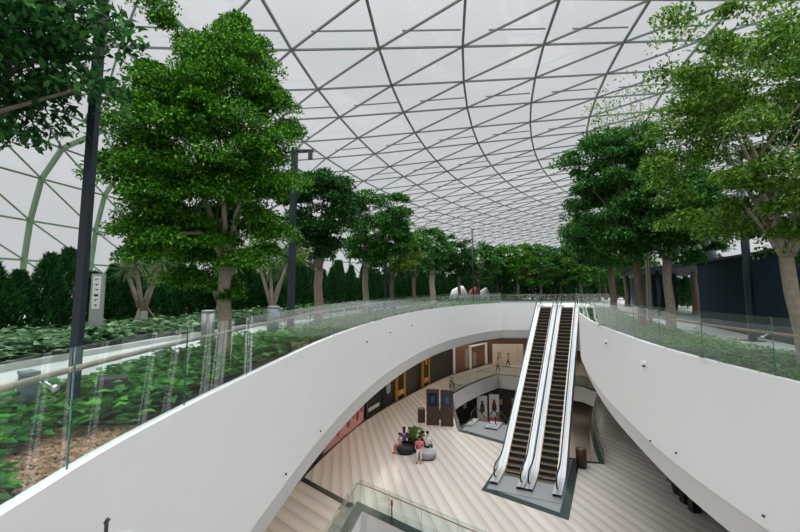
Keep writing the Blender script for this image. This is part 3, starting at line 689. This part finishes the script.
root = empty('extinguisher_post', (p[0]+.25, p[1]-.25, LOW_Z)); root.location = (V2[0][0]*.78+V2[4][0]*.22-.0, V2[0][1]*.78+V2[4][1]*.22+.25, LOW_Z+.017); tag(root, 'slim grey post with a red cap inside the near glass balustrade', 'post')
m = MB(); m.tube([(0, 0, 0), (0, 0, .7)], .03, 10); m.build('stem', DKGREY, root, True); m = MB(); m.tube([(0, 0, .7), (0, 0, .95)], .055, 12); m.build('cap', mat('red', (.5, .02, .03), .4), root, True)

# ------------------------------------------------------------------ escalators
def make_escalator(name, rise, label, group, run=None):
    fl_ = .6; inc = rise/math.tan(math.radians(30.4)); run = inc+2*fl_
    def zp(s):
        s1, s2 = fl_, fl_+inc; k = rise/inc; R = .55
        def soft(x): return 0 if x < -R else (x if x > R else (x+R)**2/(4*R))
        return k*(soft(s-s1)-soft(s-s2))
    root = empty(name); tag(root, label, 'escalator', group)
    ss = [-1.3+i*.25 for i in range(int((run+2.8)/.25)+1)]
    # steps
    sm = MB(); n = int(run/.4); stp = None
    sm.box((0, .2, -.03), (.95, .40, .06), mi=0); sm.box((0, .008, -.15), (.95, .016, .25), mi=1)
    sm.box((0, .025, .003), (.95, .04, .006), mi=2); sm.box((-.455, .2, .003), (.03, .40, .006), mi=2); sm.box((.455, .2, .003), (.03, .4, .006), mi=2)
    for k in range(n):
        if stp is None: stp = o = sm.build('step', [TREAD, BLACKM, YEL], root)
        else: o = stp.copy(); COL.objects.link(o)
        o.location = (0, k*.4+(run-n*.4)/2, zp(k*.4+.2+(run-n*.4)/2))
    # deck with gold inner line, both sides; glass, handrails, cladding
    for sx in (-1, 1):
        x0, x1 = sx*.50, sx*.93; m = MB()
        for a, b in zip(ss, ss[1:]):
            za, zb = zp(a)+.16, zp(b)+.16
            m.add([(x0, a, za), (x1, a, za), (x1, b, zb), (x0, b, zb)], [(0, 1, 2, 3) if sx > 0 else (3, 2, 1, 0)], 0)
            m.add([(x0, a, za), (x0, b, zb), (x0, b, zb-.4), (x0, a, za-.4)], [(0, 1, 2, 3) if sx > 0 else (3, 2, 1, 0)], 0)
            m.add([(x0-sx*.02, a, za+.004), (x0+sx*.03, a, za+.004), (x0+sx*.03, b, zb+.004), (x0-sx*.02, b, zb+.004)], [(0, 1, 2, 3) if sx > 0 else (3, 2, 1, 0)], 1)
            m.add([(x0+sx*.2, a, za+.004), (x0+sx*.215, a, za+.004), (x0+sx*.215, b, zb+.004), (x0+sx*.2, b, zb+.004)], [(0, 1, 2, 3) if sx > 0 else (3, 2, 1, 0)], 2)
        m.build('deck', [ALU, YELS, DKGREY], root)
        g = MB(); xg = sx*.70
        gs = [s for s in ss if -.9 <= s <= run+.9]
        for a, b in zip(gs, gs[1:]):
            g.add([(xg, a, zp(a)+.16), (xg, b, zp(b)+.16), (xg, b, zp(b)+.93), (xg, a, zp(a)+.93)], [(0, 1, 2, 3) if sx < 0 else (3, 2, 1, 0)])
        g.build('glass_panel', GLASSE, root)
        h = [(xg, s, zp(s)+.95) for s in gs]
        def arc(sc_, d, z):  # newel curve
            return [(xg, sc_+d*.36*math.sin(t), z+.60+.35*math.cos(t)) for t in [PI*k/8 for k in range(1, 9)]]
        pts = arc(gs[0], -1, zp(gs[0]))[::-1]+h+arc(gs[-1], 1, zp(gs[-1]))
        m = MB(); m.tube(pts, .042, 8); m.build('handrail', RUBBER, root, True)
    # cladding: closed box under the steps
    m = MB(); sc2 = [s for s in ss]
    for a, b in zip(sc2, sc2[1:]):
        for sx in (-1, 1):
            x = sx*.93; la = max(zp(a)-.95, -.0); lb = max(zp(b)-.95, -.0)
            if la > zp(a)+.1: la = zp(a)
            m.add([(x, a, zp(a)+.16), (x, b, zp(b)+.16), (x, b, lb), (x, a, la)], [(0, 1, 2, 3) if sx < 0 else (3, 2, 1, 0)])
        m.add([(-.93, a, la), (.93, a, la), (.93, b, lb), (-.93, b, lb)], [(3, 2, 1, 0)])
    m.build('truss_cladding', ALU, root)
    for s0, s1, z in ((-1.9, -.0, 0.0), (run, run+1.6, rise)):
        m = MB(); m.box((0, (s0+s1)/2, z+.012), (.98 if z else 1.86, s1-s0, .02)); m.build('landing_plate', PLATE if not z else CAP, root)
    return root, run
YELS = mat('brass_line', (.45, .38, .26), .45, metal=.2)
GLASSE = glassmat('escalator_glass', (.90, .94, .93), .8)
rzE = EA-PI/2
E1, run1 = make_escalator('escalator', -LOW_Z+0.0, 'left escalator of the pair rising from the mall floor to the park', 'escalators up to the park')
top_gap = math.dist(EP, (14.2, 39.36))
E1.location = (*ep(.0, -.9), LOW_Z+.02); E1.rotation_euler = (0, 0, rzE)
E2 = copy_tree(E1); E2.location = (*ep(.0, .9), LOW_Z+.02); E2['label'] = 'right escalator of the pair rising from the mall floor to the park'
print('escalator run', run1, 'top at', ep(run1, 0))
D1, run2 = make_escalator('escalator', 5.45, 'left one of the escalators going down beside the brown panels', 'escalators down to the level below')
tp = (7.45, 34.7); bx = Vector(tp)+ax*run2
for o, l in ((D1, -.95), (None, .95)):
    if o is None: o = copy_tree(D1); o['label'] = 'right one of the escalators going down, hidden partly by the rising pair'
    o.location = (bx.x+rt.x*l, bx.y+rt.y*l, DEEP_Z+.02); o.rotation_euler = (0, 0, rzE+PI)
# pit plate with dark border under the rising pair
bp = [ep(-2.16, -2.05), ep(-3.28, 2.35), ep(4.6, 2.3), ep(4.2, -2.0)]
m = MB(); m.prism(bp, LOW_Z+.002, LOW_Z+.010); struct(m.build('trim_5', GRANITE), 'dark green stone border around the foot of the escalators')
m = MB(); m.prism([ep(-1.75, -1.7), ep(-2.75, 1.9), ep(4.3, 1.9), ep(4.0, -1.8)], LOW_Z+.010, LOW_Z+.018); struct(m.build('trim_6', PLATE), 'steel floor plate at the foot of the escalators')
m = MB(); m.prism([(4.25, 33.1), (7.25, 30.2), (7.9, 31.0), (9.6, 34.0), (5.7, 36.0)], LOW_Z-.25, LOW_Z+.018, 0); m.prism([(4.65, 33.4), (7.25, 30.8), (9.2, 33.9), (5.85, 35.7)], LOW_Z+.018, LOW_Z+.026, 1)
struct(m.build('trim_7', [GRANITE, PLATE]), 'steel landing of the descending escalators with a dark border')
# landing slab under the escalator tops
m = MB(); m.prism([(15.32, 47.9), (12.62, 40.1), (15.85, 38.55), (18, 40), (21, 47), (20, 50)], -.5, .015); struct(m.build('floor_landing', mat('landing_pale', (.66, .63, .58), .6)), 'pale landing at the top of the escalators')

# ------------------------------------------------------------------ shopfront things on the left
def shop_at(Yq, d=-.06):
    q = offset(SHOPL, d)
    for i in range(len(q)-1):
        if q[i][1] <= Yq <= q[i+1][1]:
            t = (Yq-q[i][1])/(q[i+1][1]-q[i][1]); p = lerp2(q[i], q[i+1], t); return p, math.atan2(q[i+1][1]-q[i][1], q[i+1][0]-q[i][0])
    return q[-1], 0
def shop_panel(name, cat, label, Y0, Y1, h, build, group=None, z0=0.03):
    (p0, a0), (p1, a1) = shop_at(Y0), shop_at(Y1); c = lerp2(p0, p1, .5); a = math.atan2(p1[1]-p0[1], p1[0]-p0[0]); w = math.dist(p0, p1)
    root = empty(name, (c[0]+math.sin(a)*.08, c[1]-math.cos(a)*.08, LOW_Z+z0), a); tag(root, label, cat, group); build(root, w, h); return root
PINK = mat('pink_hoarding', (.60, .30, .29), .5); MAROON = mat('maroon', (.09, .012, .018), .5); REDP = mat('poster_red', (.38, .03, .05), .5); PALEP = mat('poster_pale', (.62, .42, .38), .5); GOLD = mat('gold_frame', (.42, .21, .03), .4, metal=.3)
def b_pink(r, w, h):
    m = MB(); m.box((0, .0, h/2), (w, .1, h)); m.build('board', PINK, r)
    m = MB(); rg_ = random.Random(5)
    for k in range(8):
        x = (-.44+.125*k)*w; z = (.38 if k % 2 else .26)*h; m.lathe([(.02, -.6), (.30, -.4), (.42, .05), (.22, .5), (.02, .65)], (x, -.065, z), 10, sy=.06)
    m.build('dress_print', REDP, r)
    m = MB()
    for k in range(5): m.box((-w*.38+k*w*.19, -.056, h*.55+.2*math.sin(k*2)), (w*.10, .01, h*.22))
    m.build('picture_print', PALEP, r)
    m = MB(); m.box((-w/2-.25, 0, h/2), (.4, .14, h)); m.build('side_panel', MAROON, r)
shop_panel('shop_hoarding', 'hoarding', 'pink advertising hoarding with dark red prints along the left shopfronts', 28.6, 35.6, 3.6, b_pink)
def b_window(r, w, h):
    m = MB(); m.box((0, .02, h/2), (w, .06, h)); m.build('dark_pane', BLACKM, r)
    m = MB(); m.box((0, -.03, .55), (w*.8, .10, .28)); m.build('display_shelf', mat('shelf_white', (.5, .5, .48), .5), r)
    m = MB()
    for x in (-w/2, w/2): m.box((x, -.02, h/2), (.12, .12, h))
    m.build('frame', DKGREY, r)
shop_panel('shop_window', 'shop window', 'dark shop window with a low white shelf, right of the pink hoarding', 36.2, 38.6, 3.2, b_window)
def b_figure(r, w, h):
    m = MB(); m.box((0, .02, h/2), (w, .06, h)); m.build('dark_pane', BLACKM, r)
    m = MB(); m.lathe([(.02, 1.0), (.35, 1.1), (.45, 1.6), (.3, 2.1), (.02, 2.2)], (0, -.06, 0), 12, sy=.2); m.build('blue_display', mat('blue_display', (.25, .33, .42), .4), r)
    m = MB()
    for x in (-w*.3, 0, w*.3): m.box((x, -.04, .5), (.12, .1, .9))
    m.build('mannequin_stand', DKGREY, r)
shop_panel('shop_window', 'shop window', 'dark shop window with a pale blue display, left of the golden frames', 39.2, 41.0, 3.4, b_figure)
def b_gold(r, w, h):
    m = MB()
    for x in (-w/2+.12, w/2-.12): m.box((x, 0, h/2), (.34, .2, h))
    m.box((0, 0, h-.15), (w, .2, .3)); m.box((0, 0, .55), (w, .16, .5)); m.build('frame', GOLD, r)
    m = MB(); m.box((0, .04, h*.55), (w-.6, .05, h*.75)); m.build('pane', BLACK, r)
    m = MB(); m.box((0, -.1, .6), (w*.4, .05, .3)); m.box((0, -.08, h*.72), (w*.2, .04, h*.3)); m.build('emblem', mat('gold_bright', (.6, .35, .06), .4), r)
shop_panel('shop_portal', 'shop window', 'golden-framed shop window nearer the pink hoarding', 41.6, 43.4, 3.9, b_gold, 'golden shop windows')
shop_panel('shop_portal', 'shop window', 'golden-framed shop window nearer the white doorway', 47.2, 48.9, 3.9, b_gold, 'golden shop windows')
def b_white(r, w, h):
    m = MB()
    for x in (-w/2+.08, w/2-.08): m.box((x, 0, h/2), (.22, .4, h))
    m.box((0, 0, h-.1), (w, .4, .2)); m.build('frame', WHITE, r)
    m = MB(); m.box((0, .1, h/2), (w-.3, .05, h-.2)); m.build('interior', mat('warm_inside', (.12, .06, .035), .6), r)
    m = MB(); m.box((-w*.2, .04, h*.35), (w*.2, .06, h*.6)); m.build('clothes_display', mat('display_grey', (.25, .24, .23), .6), r)
def b_post(r, w, h):
    m = MB(); m.box((0, 0, h/2), (.22, .25, h)); m.build('post', WHITE, r)
    m = MB(); m.box((w*.5, .05, h/2), (w, .05, h)); m.build('interior', MATS['warm_inside'] if 'warm_inside' in MATS else BROWN, r)
    m = MB(); m.box((w*.75, .0, h*.45), (w*.3, .06, h*.8)); m.build('clothes_display', mat('display_grey', (.25, .24, .23), .6), r)
mat('warm_inside', (.16, .075, .04), .6)
shop_panel('shop_doorway', 'shop entrance', 'brown open shopfront with one white post, left of the white-framed doorway', 52.5, 56.4, 3.1, b_post)
shop_panel('shop_doorway', 'shop entrance', 'white-framed doorway of the shop at the far left curve', 57.7, 61.3, 2.95, b_white)
root = empty('hoarding', (14.95, 60.9, LOW_Z), -.06); tag(root, 'pale beige hoarding with faint leaf drawing behind the walkway', 'hoarding')
m = MB(); m.box((0, 0, 1.4), (4.2, .15, 2.8)); m.build('board', BEIGE, root)
m = MB()
m.box((1.35, -.081, 1.5), (.03, .01, 2.2))
for k in range(12): m.box((1.35+.1*(-1)**k, -.08, .5+.17*k), (.28, .01, .05), 0, ry=.7*(-1)**k)
m.build('leaf_drawing', mat('sage', (.32, .33, .26), .6), root)
m = MB(); m.box((-1.2, -.09, 1.3), (.5, .01, .9)); m.build('poster', mat('poster_dim', (.42, .32, .28), .6), root)
# lower-level posters
for i, (px, lab) in enumerate(((482, 'white poster on the level below, left of the two'), (495, 'white poster on the level below, right of the two'))):
    p = ony(px, 398, 51.0); root = empty('poster', (p.x, 51.0+.6*i, DEEP_Z)); tag(root, lab, 'poster', 'posters on the level below')
    m = MB(); m.box((0, 0, 2.4), (1.15, .1, 2.6)); m.build('board', mat('poster_white', (.75, .72, .74), .5), root)
    m = MB(); m.lathe([(.02, -.6), (.3, -.4), (.22, .3), (.12, .5), (.14, .7), (.02, .8)], (0, -.07, 2.4), 10, sy=.08); m.build('printed_figure', MAROON if i else mat('print_dark', (.06, .05, .08), .5), root)
    m = MB(); m.box((-.1, -.5, .6), (1.3, .5, 1.2)); m.build('display_table', mat('orange_red', (.5, .10, .04), .5) if i else mat('warm_orange', (.55, .20, .06), .5), root)
root = empty('shop_display', (11.2, 53.2, DEEP_Z)); tag(root, 'dark shop display wall with small coloured goods on the level below', 'shop display')
m = MB(); m.box((0, 0, 1.9), (13, .2, 3.8)); m.build('back_wall', SHOPW, root)
rg_ = random.Random(12)
for ci, c_ in enumerate(((.45, .12, .08), (.5, .42, .36), (.10, .22, .16), (.45, .25, .12))):
    m = MB()
    for k in range(9): m.box((rg_.uniform(-6.2, 6.2), -.15, rg_.uniform(1.0, 3.4)), (rg_.uniform(.2, .6), .1, rg_.uniform(.2, .6)))
    m.build('goods', mat('goods_%d' % ci, c_, .6), root)['kind'] = 'stuff'
# ------------------------------------------------------------------ furniture on the mall floor
def direc(x, y, rz, label):
    root = empty('display_panel', (x, y, LOW_Z), rz); tag(root, label, 'information panel', 'brown information panels')
    m = MB(); m.box((0, 0, 1.35), (.98, .22, 2.7)); m.build('body', BROWN, root)
    m = MB(); m.box((0, -.118, 1.92), (.72, .012, 1.0)); m.build('screen', mat('screen_blue', (.016, .028, .055), .12), root)
    m = MB(); m.box((0, -.126, 1.95), (.25, .006, .45)); m.build('screen_picture', mat('screen_pic', (.05, .08, .14), .2), root)
direc(2.55, 34.55, -.15, 'dark brown information panel with a blue screen, left of the two')
direc(3.62, 34.25, -.15, 'dark brown information panel with a blue screen, right of the two')
def bin_(x, y, label, h=1.05):
    root = empty('litter_bin', (x, y, LOW_Z)); tag(root, label, 'litter bin', 'brown litter bins')
    m = MB(); m.lathe([(.30, 0), (.30, h-.04), (.27, h), (.20, h), (.19, h-.15)], n=20); m.build('body', mat('bin_brown', (.07, .035, .022), .45), root, True)
    m = MB(); m.lathe([(.305, h-.1), (.305, h-.05)], n=20); m.build('rim', mat('bin_rim', (.14, .08, .05), .4), root)
bin_(1.7, 35.3, 'brown cylindrical litter bin beside the information panels')
bin_(10.75, 26.65, 'brown cylindrical litter bin right of the rising escalators', 1.1)
def ottoman(x, y, r, mt, label):
    root = empty('round_ottoman', (x, y, LOW_Z)); tag(root, label, 'seat', 'round seats on the mall floor')
    m = MB(); m.lathe([(r*.92, .06), (r*1.0, .12), (r*1.02, .28), (r*.98, .42), (r*.85, .47), (.05, .48)], n=28); m.build('cushion', mt, root, True)
    m = MB(); m.lathe([(r*.85, .0), (r*.85, .07)], n=24); m.build('base', BLACK, root)
ottoman(.36, 28.95, .58, mat('fabric_charcoal', (.015, .018, .022), .8), 'charcoal round seat on the left of the potted plant')
ottoman(1.68, 28.05, .58, mat('fabric_grey', (.28, .28, .28), .8), 'light grey round seat on the right of the potted plant')
def potplant(x, y, label, seed, h=.7, lm=L_LIGHT, z=LOW_Z, s=1.0):
    root = empty('potted_plant', (x, y, z)); tag(root, label, 'plant')
    m = MB(); m.lathe([(.24*s, 0), (.34*s, h), (.30*s, h), (.28*s, h-.08)], n=20); m.build('pot', BLACK, root, True)
    V, Fq, _ = crown_data(seed, (0, 0, h+.4*s), (.42*s, .42*s, .45*s), 26, 26, .15*s, .2*s); fast_mesh('foliage', V, Fq, lm, root)
potplant(1.08, 29.05, 'green potted plant in a black pot between the two round seats', 3, .75)
potplant(14.35, 23.3, 'small green plant in a dark pot at the foot of the right wall', 4, .5, L_MAIN)
for i, y in enumerate((21.6, 22.4)):
    root = empty('black_stanchion', (14.0+i*.12, y, LOW_Z)); tag(root, 'black box-shaped stand at the right shopfront, ' + ('farther' if i else 'nearer') + ' of two', 'stand', 'stands at the right shopfront')
    m = MB(); m.box((0, 0, .5), (.4, .4, 1.0)); m.build('body', BLACK, root); m = MB(); m.box((0, 0, 1.04), (.46, .46, .07)); m.build('top', DKGREY, root)
root = empty('floor_display', (4.9, 36.2, LOW_Z)); root.location = (3.7, 36.4, LOW_Z); tag(root, 'low dark planter with plants behind the right information panel', 'planter')
m = MB(); m.box((0, 0, .25), (1.3, .5, .5), .5); m.build('box', DKGREY, root); V, Fq, _ = crown_data(9, (0, 0, .75), (.6, .4, .4), 20, 20, .16, .2); fast_mesh('foliage', V, Fq, L_MID, root)

# ------------------------------------------------------------------ people
def skin_mesh(name, verts, edges, radii, mt, parent, rootv=0, sub=1):
    me = bpy.data.meshes.new(name); me.from_pydata([tuple(v) for v in verts], edges, []); me.materials.append(mt)
    o = bpy.data.objects.new(name, me); COL.objects.link(o); o.parent = parent
    o.modifiers.new('skin', 'SKIN'); me.skin_vertices.new() if not me.skin_vertices else None
    sv = me.skin_vertices[0].data
    for i, r in enumerate(radii): sv[i].radius = (r, r) if not isinstance(r, tuple) else r
    sv[rootv].use_root = True
    s = o.modifiers.new('sub', 'SUBSURF'); s.levels = sub; s.render_levels = sub
    o.modifiers['skin'].use_smooth_shade = True
    return o
def person(x, y, z, rz, pose, top, bottom, label, hair='short', scale=1.0, seat_h=.47, skirt=False, lean=0.0, group=None):
    root = empty('person', (x, y, z), rz); root.scale = (scale,)*3; tag(root, label, 'person', group)
    # y forward is the way the figure faces
    if pose == 'sit':
        hip = seat_h+.10; P = dict(pel=(0, 0, hip), bel=(0, .0+lean*.2, hip+.2), che=(0, .03+lean, hip+.42), nec=(0, .05+lean*1.3, hip+.58), hd0=(0, .06+lean*1.4, hip+.66), hd1=(0, .075+lean*1.5, hip+.80), sh=.19,
                 kn=(.12, .44, hip-.0), an=(.12, .46, .08), to=(.13, .60, .035), el=(.25, .10+lean, hip+.20), wr=(.17, .34, hip+.12))
        hx = .10
    else:
        hip = .92; P = dict(pel=(0, 0, hip), bel=(0, 0, hip+.2), che=(0, 0, hip+.42), nec=(0, .01, hip+.58), hd0=(0, .02, hip+.65), hd1=(0, .03, hip+.79), sh=.19,
                 kn=(.11, .06, .50), an=(.12, -.02, .08), to=(.13, .14, .035), el=(.26, -.03, hip+.20), wr=(.27, .10, hip-.02)); hx = .10
        if pose == 'walk': pass
    def leg(sx, k):
        kn = list(P['kn']); an = list(P['an']); to = list(P['to'])
        if pose == 'walk':
            d = .16*sx; kn[1] += d; an[1] += d*1.6; to[1] += d*1.6
        return [(sx*v[0], v[1], v[2]) for v in (kn, an, to)]
    V = [P['pel'], P['bel'], P['che'], P['nec'], P['hd0'], P['hd1']]; R = [.11, .10, .12, .05, .07, .085]; E = [(0, 1), (1, 2), (2, 3), (3, 4), (4, 5)]
    # nose as a small branch
    V.append((P['hd1'][0], P['hd1'][1]+.10, P['hd1'][2]-.03)); R.append(.012); E.append((5, 6))
    TV = [P['pel'], P['bel'], P['che'], (P['nec'][0], P['nec'][1]-.0, P['nec'][2]-.06)]; TR = [.135, .125, .145, .075]; TE = [(0, 1), (1, 2), (2, 3)]
    BV = [(0, P['pel'][1], P['pel'][2]+.06), P['pel']]; BR = [.135, .145]; BE = [(0, 1)]
    for sx in (-1, 1):
        s = len(V); sh = (sx*P['sh'], P['che'][1], P['che'][2]+.07); el = (sx*P['el'][0], P['el'][1], P['el'][2]); wr = (sx*P['wr'][0], P['wr'][1], P['wr'][2])
        V += [sh, el, wr]; R += [.05, .038, .026]; E += [(2, s), (s, s+1), (s+1, s+2)]
        w_ = Vector(wr); d = (w_-Vector(el)).normalized(); pm = w_+d*.07; V.append(tuple(pm)); R.append(.03); E.append((s+2, s+3))
        side_ = Vector((1, 0, 0)) if abs(d.x) < .8 else Vector((0, 1, 0))
        for f, (of, ln) in enumerate(((-.03, .065), (-.01, .078), (.01, .072), (.03, .055))):
            q = len(V); V += [tuple(pm+side_*of+d*.03), tuple(pm+side_*of*1.15+d*(.03+ln)+Vector((0, 0, -.012)))]; R += [.009, .007]; E += [(s+3, q), (q, q+1)]
        q = len(V); V.append(tuple(w_+d*.06-side_*sx*.055)); R.append(.01); E.append((s+3, q))
        t = len(TV); TV += [(sh[0], sh[1], sh[2]), tuple(Vector(sh).lerp(Vector(el), .85))]; TR += [.075, .055]; TE += [(2, t), (t, t+1)]
        kn, an, to = leg(sx, 0); hp = (sx*hx, P['pel'][1]+.02, P['pel'][2]-.02); l = len(V); V += [hp, kn, an, to]; R += [.085, .058, .038, .034]; E += [(0, l), (l, l+1), (l+1, l+2), (l+2, l+3)]
        b = len(BV); kk = tuple(Vector(kn).lerp(Vector(an), .9 if not skirt else .05)); BV += [hp, kn, kk]; BR += [.105, .078, .058 if not skirt else .1]; BE += [(1, b), (b, b+1), (b+1, b+2)]
    body = skin_mesh('body', V, E, R, SKIN, root); skin_mesh('shirt', TV, TE, TR, top, root); skin_mesh('trousers', BV, BE, BR, bottom, root)
    m = MB(); c = Vector(P['hd1'])+Vector((0, -.018, .015)); rr_ = .105
    m.lathe([(.02, -.08), (rr_*.9, -.05), (rr_*1.02, .02), (rr_*.8, .085), (.02, .11)], tuple(c), 14, sy=1.1)
    if hair == 'long': m.lathe([(.05, -.33), (.085, -.2), (.095, -.02), (.06, .06)], (c.x, c.y-.05, c.z), 12, sy=.55)
    m.build('hair', HAIR, root, True)
    m = MB()
    for sx in (-1, 1):
        kn, an, to = leg(sx, 0); m.box(((an[0]+to[0])/2, (an[1]+to[1])/2+.02, .035), (.09, .27, .07))
    m.build('shoes', DKGREY if pose != 'sit' else mat('shoe_red', (.35, .08, .06), .5), root)
    return root
def cl(n, c): return mat('cloth_'+n, c, .8)
person(.02, 28.95, LOW_Z, 2.0, 'sit', cl('grey', (.35, .33, .36)), cl('rose', (.40, .16, .15)), 'small person in grey top at the left edge of the charcoal seat', scale=.82, seat_h=.50, group='people on the round seats')
person(.28, 29.3, LOW_Z, .35, 'sit', cl('purple', (.20, .05, .30)), cl('black', (.012, .012, .016)), 'person with long hair in a purple top on the charcoal seat, seen from behind', 'long', group='people on the round seats')
person(.62, 29.25, LOW_Z, -.25, 'sit', cl('navy', (.018, .025, .07)), cl('black', (.012, .012, .016)), 'person in a navy top on the charcoal seat, next to the plant', group='people on the round seats')
person(1.22, 27.75, LOW_Z, PI-.15, 'sit', cl('redwhite', (.62, .16, .18)), cl('white', (.62, .58, .58)), 'person in a red top and white trousers facing us on the grey seat', 'long', group='people on the round seats')
person(1.72, 28.45, LOW_Z, -.5, 'sit', cl('whiteshirt', (.62, .60, .62)), cl('jeans', (.05, .07, .11)), 'person in a white shirt with back turned on the grey seat', group='people on the round seats')
person(1.5, 28.75, LOW_Z, .1, 'sit', cl('dark', (.04, .04, .05)), cl('jeans', (.05, .07, .11)), 'person in dark clothes mostly hidden behind the plant', scale=.95, group='people on the round seats')
person(5.4, 45.9, LOW_Z, -.6, 'walk', cl('greyshirt', (.30, .30, .30)), cl('black', (.012, .012, .016)), 'person in a grey shirt standing at the walkway glass, leftmost of three')
person(12.35, 55.4, LOW_Z, PI-.4, 'walk', cl('whiteshirt', (.62, .60, .62)), cl('teal', (.03, .08, .10)), 'person in a white top and dark trousers leaning on the walkway glass')
person(14.6, 59.2, LOW_Z, 1.2, 'walk', cl('pinkish', (.55, .40, .40)), cl('black', (.012, .012, .016)), 'person in a pale top walking before the beige hoarding')

# small fittings on the white walls
def hit_wall(px, py, pl):
    r = ray(px, py); best = None
    for a, b in zip(pl, pl[1:]):
        dx, dy = b[0]-a[0], b[1]-a[1]; den = r[0]*dy-r[1]*dx
        if abs(den) < 1e-9: continue
        t = (a[0]*dy-a[1]*dx)/den; u = (r[0]*a[1]-r[1]*a[0])/den if False else ((r[0]*t-a[0])*dx+(r[1]*t-a[1])*dy)/(dx*dx+dy*dy)
        if t > 0 and 0 <= u <= 1 and (best is None or t < best[0]): best = (t, math.atan2(dy, dx))
    if not best: return None
    t, a = best; return Vector((r[0]*t, r[1]*t, EYE+r[2]*t)), a
for pl, sgn, L_, side_n in ((LR, -1, [(366, 340, 1), (389.5, 331, 1), (411, 324, 1), (319, 431, 0), (284, 474, 0)], 'left'), (RR, -1, [(645, 363, 1), (607, 341, 1), (678, 453, 0), (766, 516, 0), (652, 441, 0)], 'right')):
    for k, (px, py, big) in enumerate(L_):
        hw = hit_wall(px, py, pl)
        if not hw: print('miss', px, py); continue
        p, a = hw; n = Vector((math.sin(a), -math.cos(a), 0))
        if p.z < -2.8: continue
        nm = 'wall_spotlight' if big else 'wall_sprinkler'
        order = ['farthest', 'middle', 'nearest'] if side_n == 'right' else ['nearest', 'middle', 'farthest']
        root = empty(nm, p, a); tag(root, ('small white spotlight' if big else 'tiny grey fitting') + f' on the {side_n} curved white wall, ' + (order[k] if k < 3 and big else ('lower one' if k == 3 else 'lowest one')), 'fitting', 'fittings on the white walls')
        m = MB(); m.box((0, -.05, 0), (.12, .10, .1) if big else (.04, .04, .04)); m.build('housing', CAP if big else DKGREY, root)
        if big: m = MB(); m.box((0, -.05, -.08), (.07, .06, .08)); m.build('lens', DKGREY, root)

# unseen round ceiling lamps added to brighten the mall under the park
EM = emat('fill_warm', (1.0, .86, .70), 70.0)
LS = [(d, s) for d in (2.4,) for s in (20, 24, 28, 32, 36, 40, 44, 48, 52, 56, 60)]
def lamp(x, y, z, label, e=EM, r=.26, g='added ceiling lights under the left park edge'):
    root = empty('fill_light', (x, y, z)); tag(root, label, 'fill light', g)
    m = MB(); m.lathe([(r*1.25, 0), (r*1.25, -.04), (r, -.045)], n=16); m.build('trim_ring', CAP, root)
    m = MB(); m.lathe([(r, -.052), (r, -.046)], n=16); m.build('lens', e, root)
sl = offset(SHOPL, -1.6); Ls = plen(sl); s = 14
while s < Ls:
    p, a = at_len(sl, s); lamp(p[0], p[1], -3.79, 'unseen round warm ceiling light added above the left shopfronts'); s += 3.2
for (x, y) in ((16, 56), (20, 55), (24, 54), (17, 60), (22, 60)): lamp(x, y, -3.79, 'unseen round warm ceiling light added over the far walkway', g='added ceiling lights over the far walkway')
for (x, y) in ((9, 58), (13, 58.5), (17, 58), (6, 54), (4, 50), (21, 55), (2, 18), (-6, 16), (8, 20), (10, 34), (16, 44)): lamp(x, y, LOW_Z-1.61, 'unseen round ceiling light added on the level below', r=.2, g='added ceiling lights of the level below')
#@@END@@
# finer pieces hang under the part they sit on
PAIR = {'icons': ['icon_strip'], 'screen_picture': ['screen'], 'lamp_head': ['arm'], 'emblem': ['frame'], 'leaf_drawing': ['board'], 'poster': ['board'], 'dress_print': ['board'],
        'picture_print': ['board'], 'printed_figure': ['board'], 'lens': ['trim_ring', 'housing'], 'rim': ['body'], 'cap': ['body', 'stem'], 'clothes_display': ['interior'], 'trunk_wrap': ['trunk'], 'base_plate': ['shaft']}
for o in list(sc.objects):
    b = o.name.split('.')[0]
    if o.parent and b in PAIR and 'category' not in o:
        for q in o.parent.children:
            if q.name.split('.')[0] in PAIR[b] and q is not o: o.parent = q; break
# ------------------------------------------------------------------ light
w = bpy.data.worlds.new('world'); sc.world = w; w.use_nodes = True; nt = w.node_tree; bg = nt.nodes['Background']
tc = nt.nodes.new('ShaderNodeTexCoord'); sp = nt.nodes.new('ShaderNodeSeparateXYZ'); nt.links.new(tc.outputs['Generated'], sp.inputs[0])
rp = nt.nodes.new('ShaderNodeValToRGB'); rp.color_ramp.elements[0].position = 0.0; rp.color_ramp.elements[0].color = (.59, .60, .62, 1)
rp.color_ramp.elements[1].position = 1.0; rp.color_ramp.elements[1].color = (1, 1, 1, 1)
e = rp.color_ramp.elements.new(.5); e.color = (.645, .655, .675, 1)
e = rp.color_ramp.elements.new(.8); e.color = (.97, .99, 1, 1)
nt.links.new(sp.outputs['Z'], rp.inputs['Fac'])
mu = nt.nodes.new('ShaderNodeMapRange'); mu.inputs['From Min'].default_value = .6; mu.inputs['From Max'].default_value = .9; mu.inputs['To Min'].default_value = 1.0; mu.inputs['To Max'].default_value = 5.5
nt.links.new(sp.outputs['Z'], mu.inputs['Value']); nt.links.new(rp.outputs['Color'], bg.inputs['Color']); nt.links.new(mu.outputs[0], bg.inputs['Strength'])
sc.view_settings.view_transform = 'Standard'; sc.view_settings.look = 'None'; sc.view_settings.gamma = 1; sc.view_settings.exposure = 0.0
sc.cycles.max_bounces = 8; sc.cycles.diffuse_bounces = 4; sc.cycles.transparent_max_bounces = 24; sc.cycles.use_denoising = True
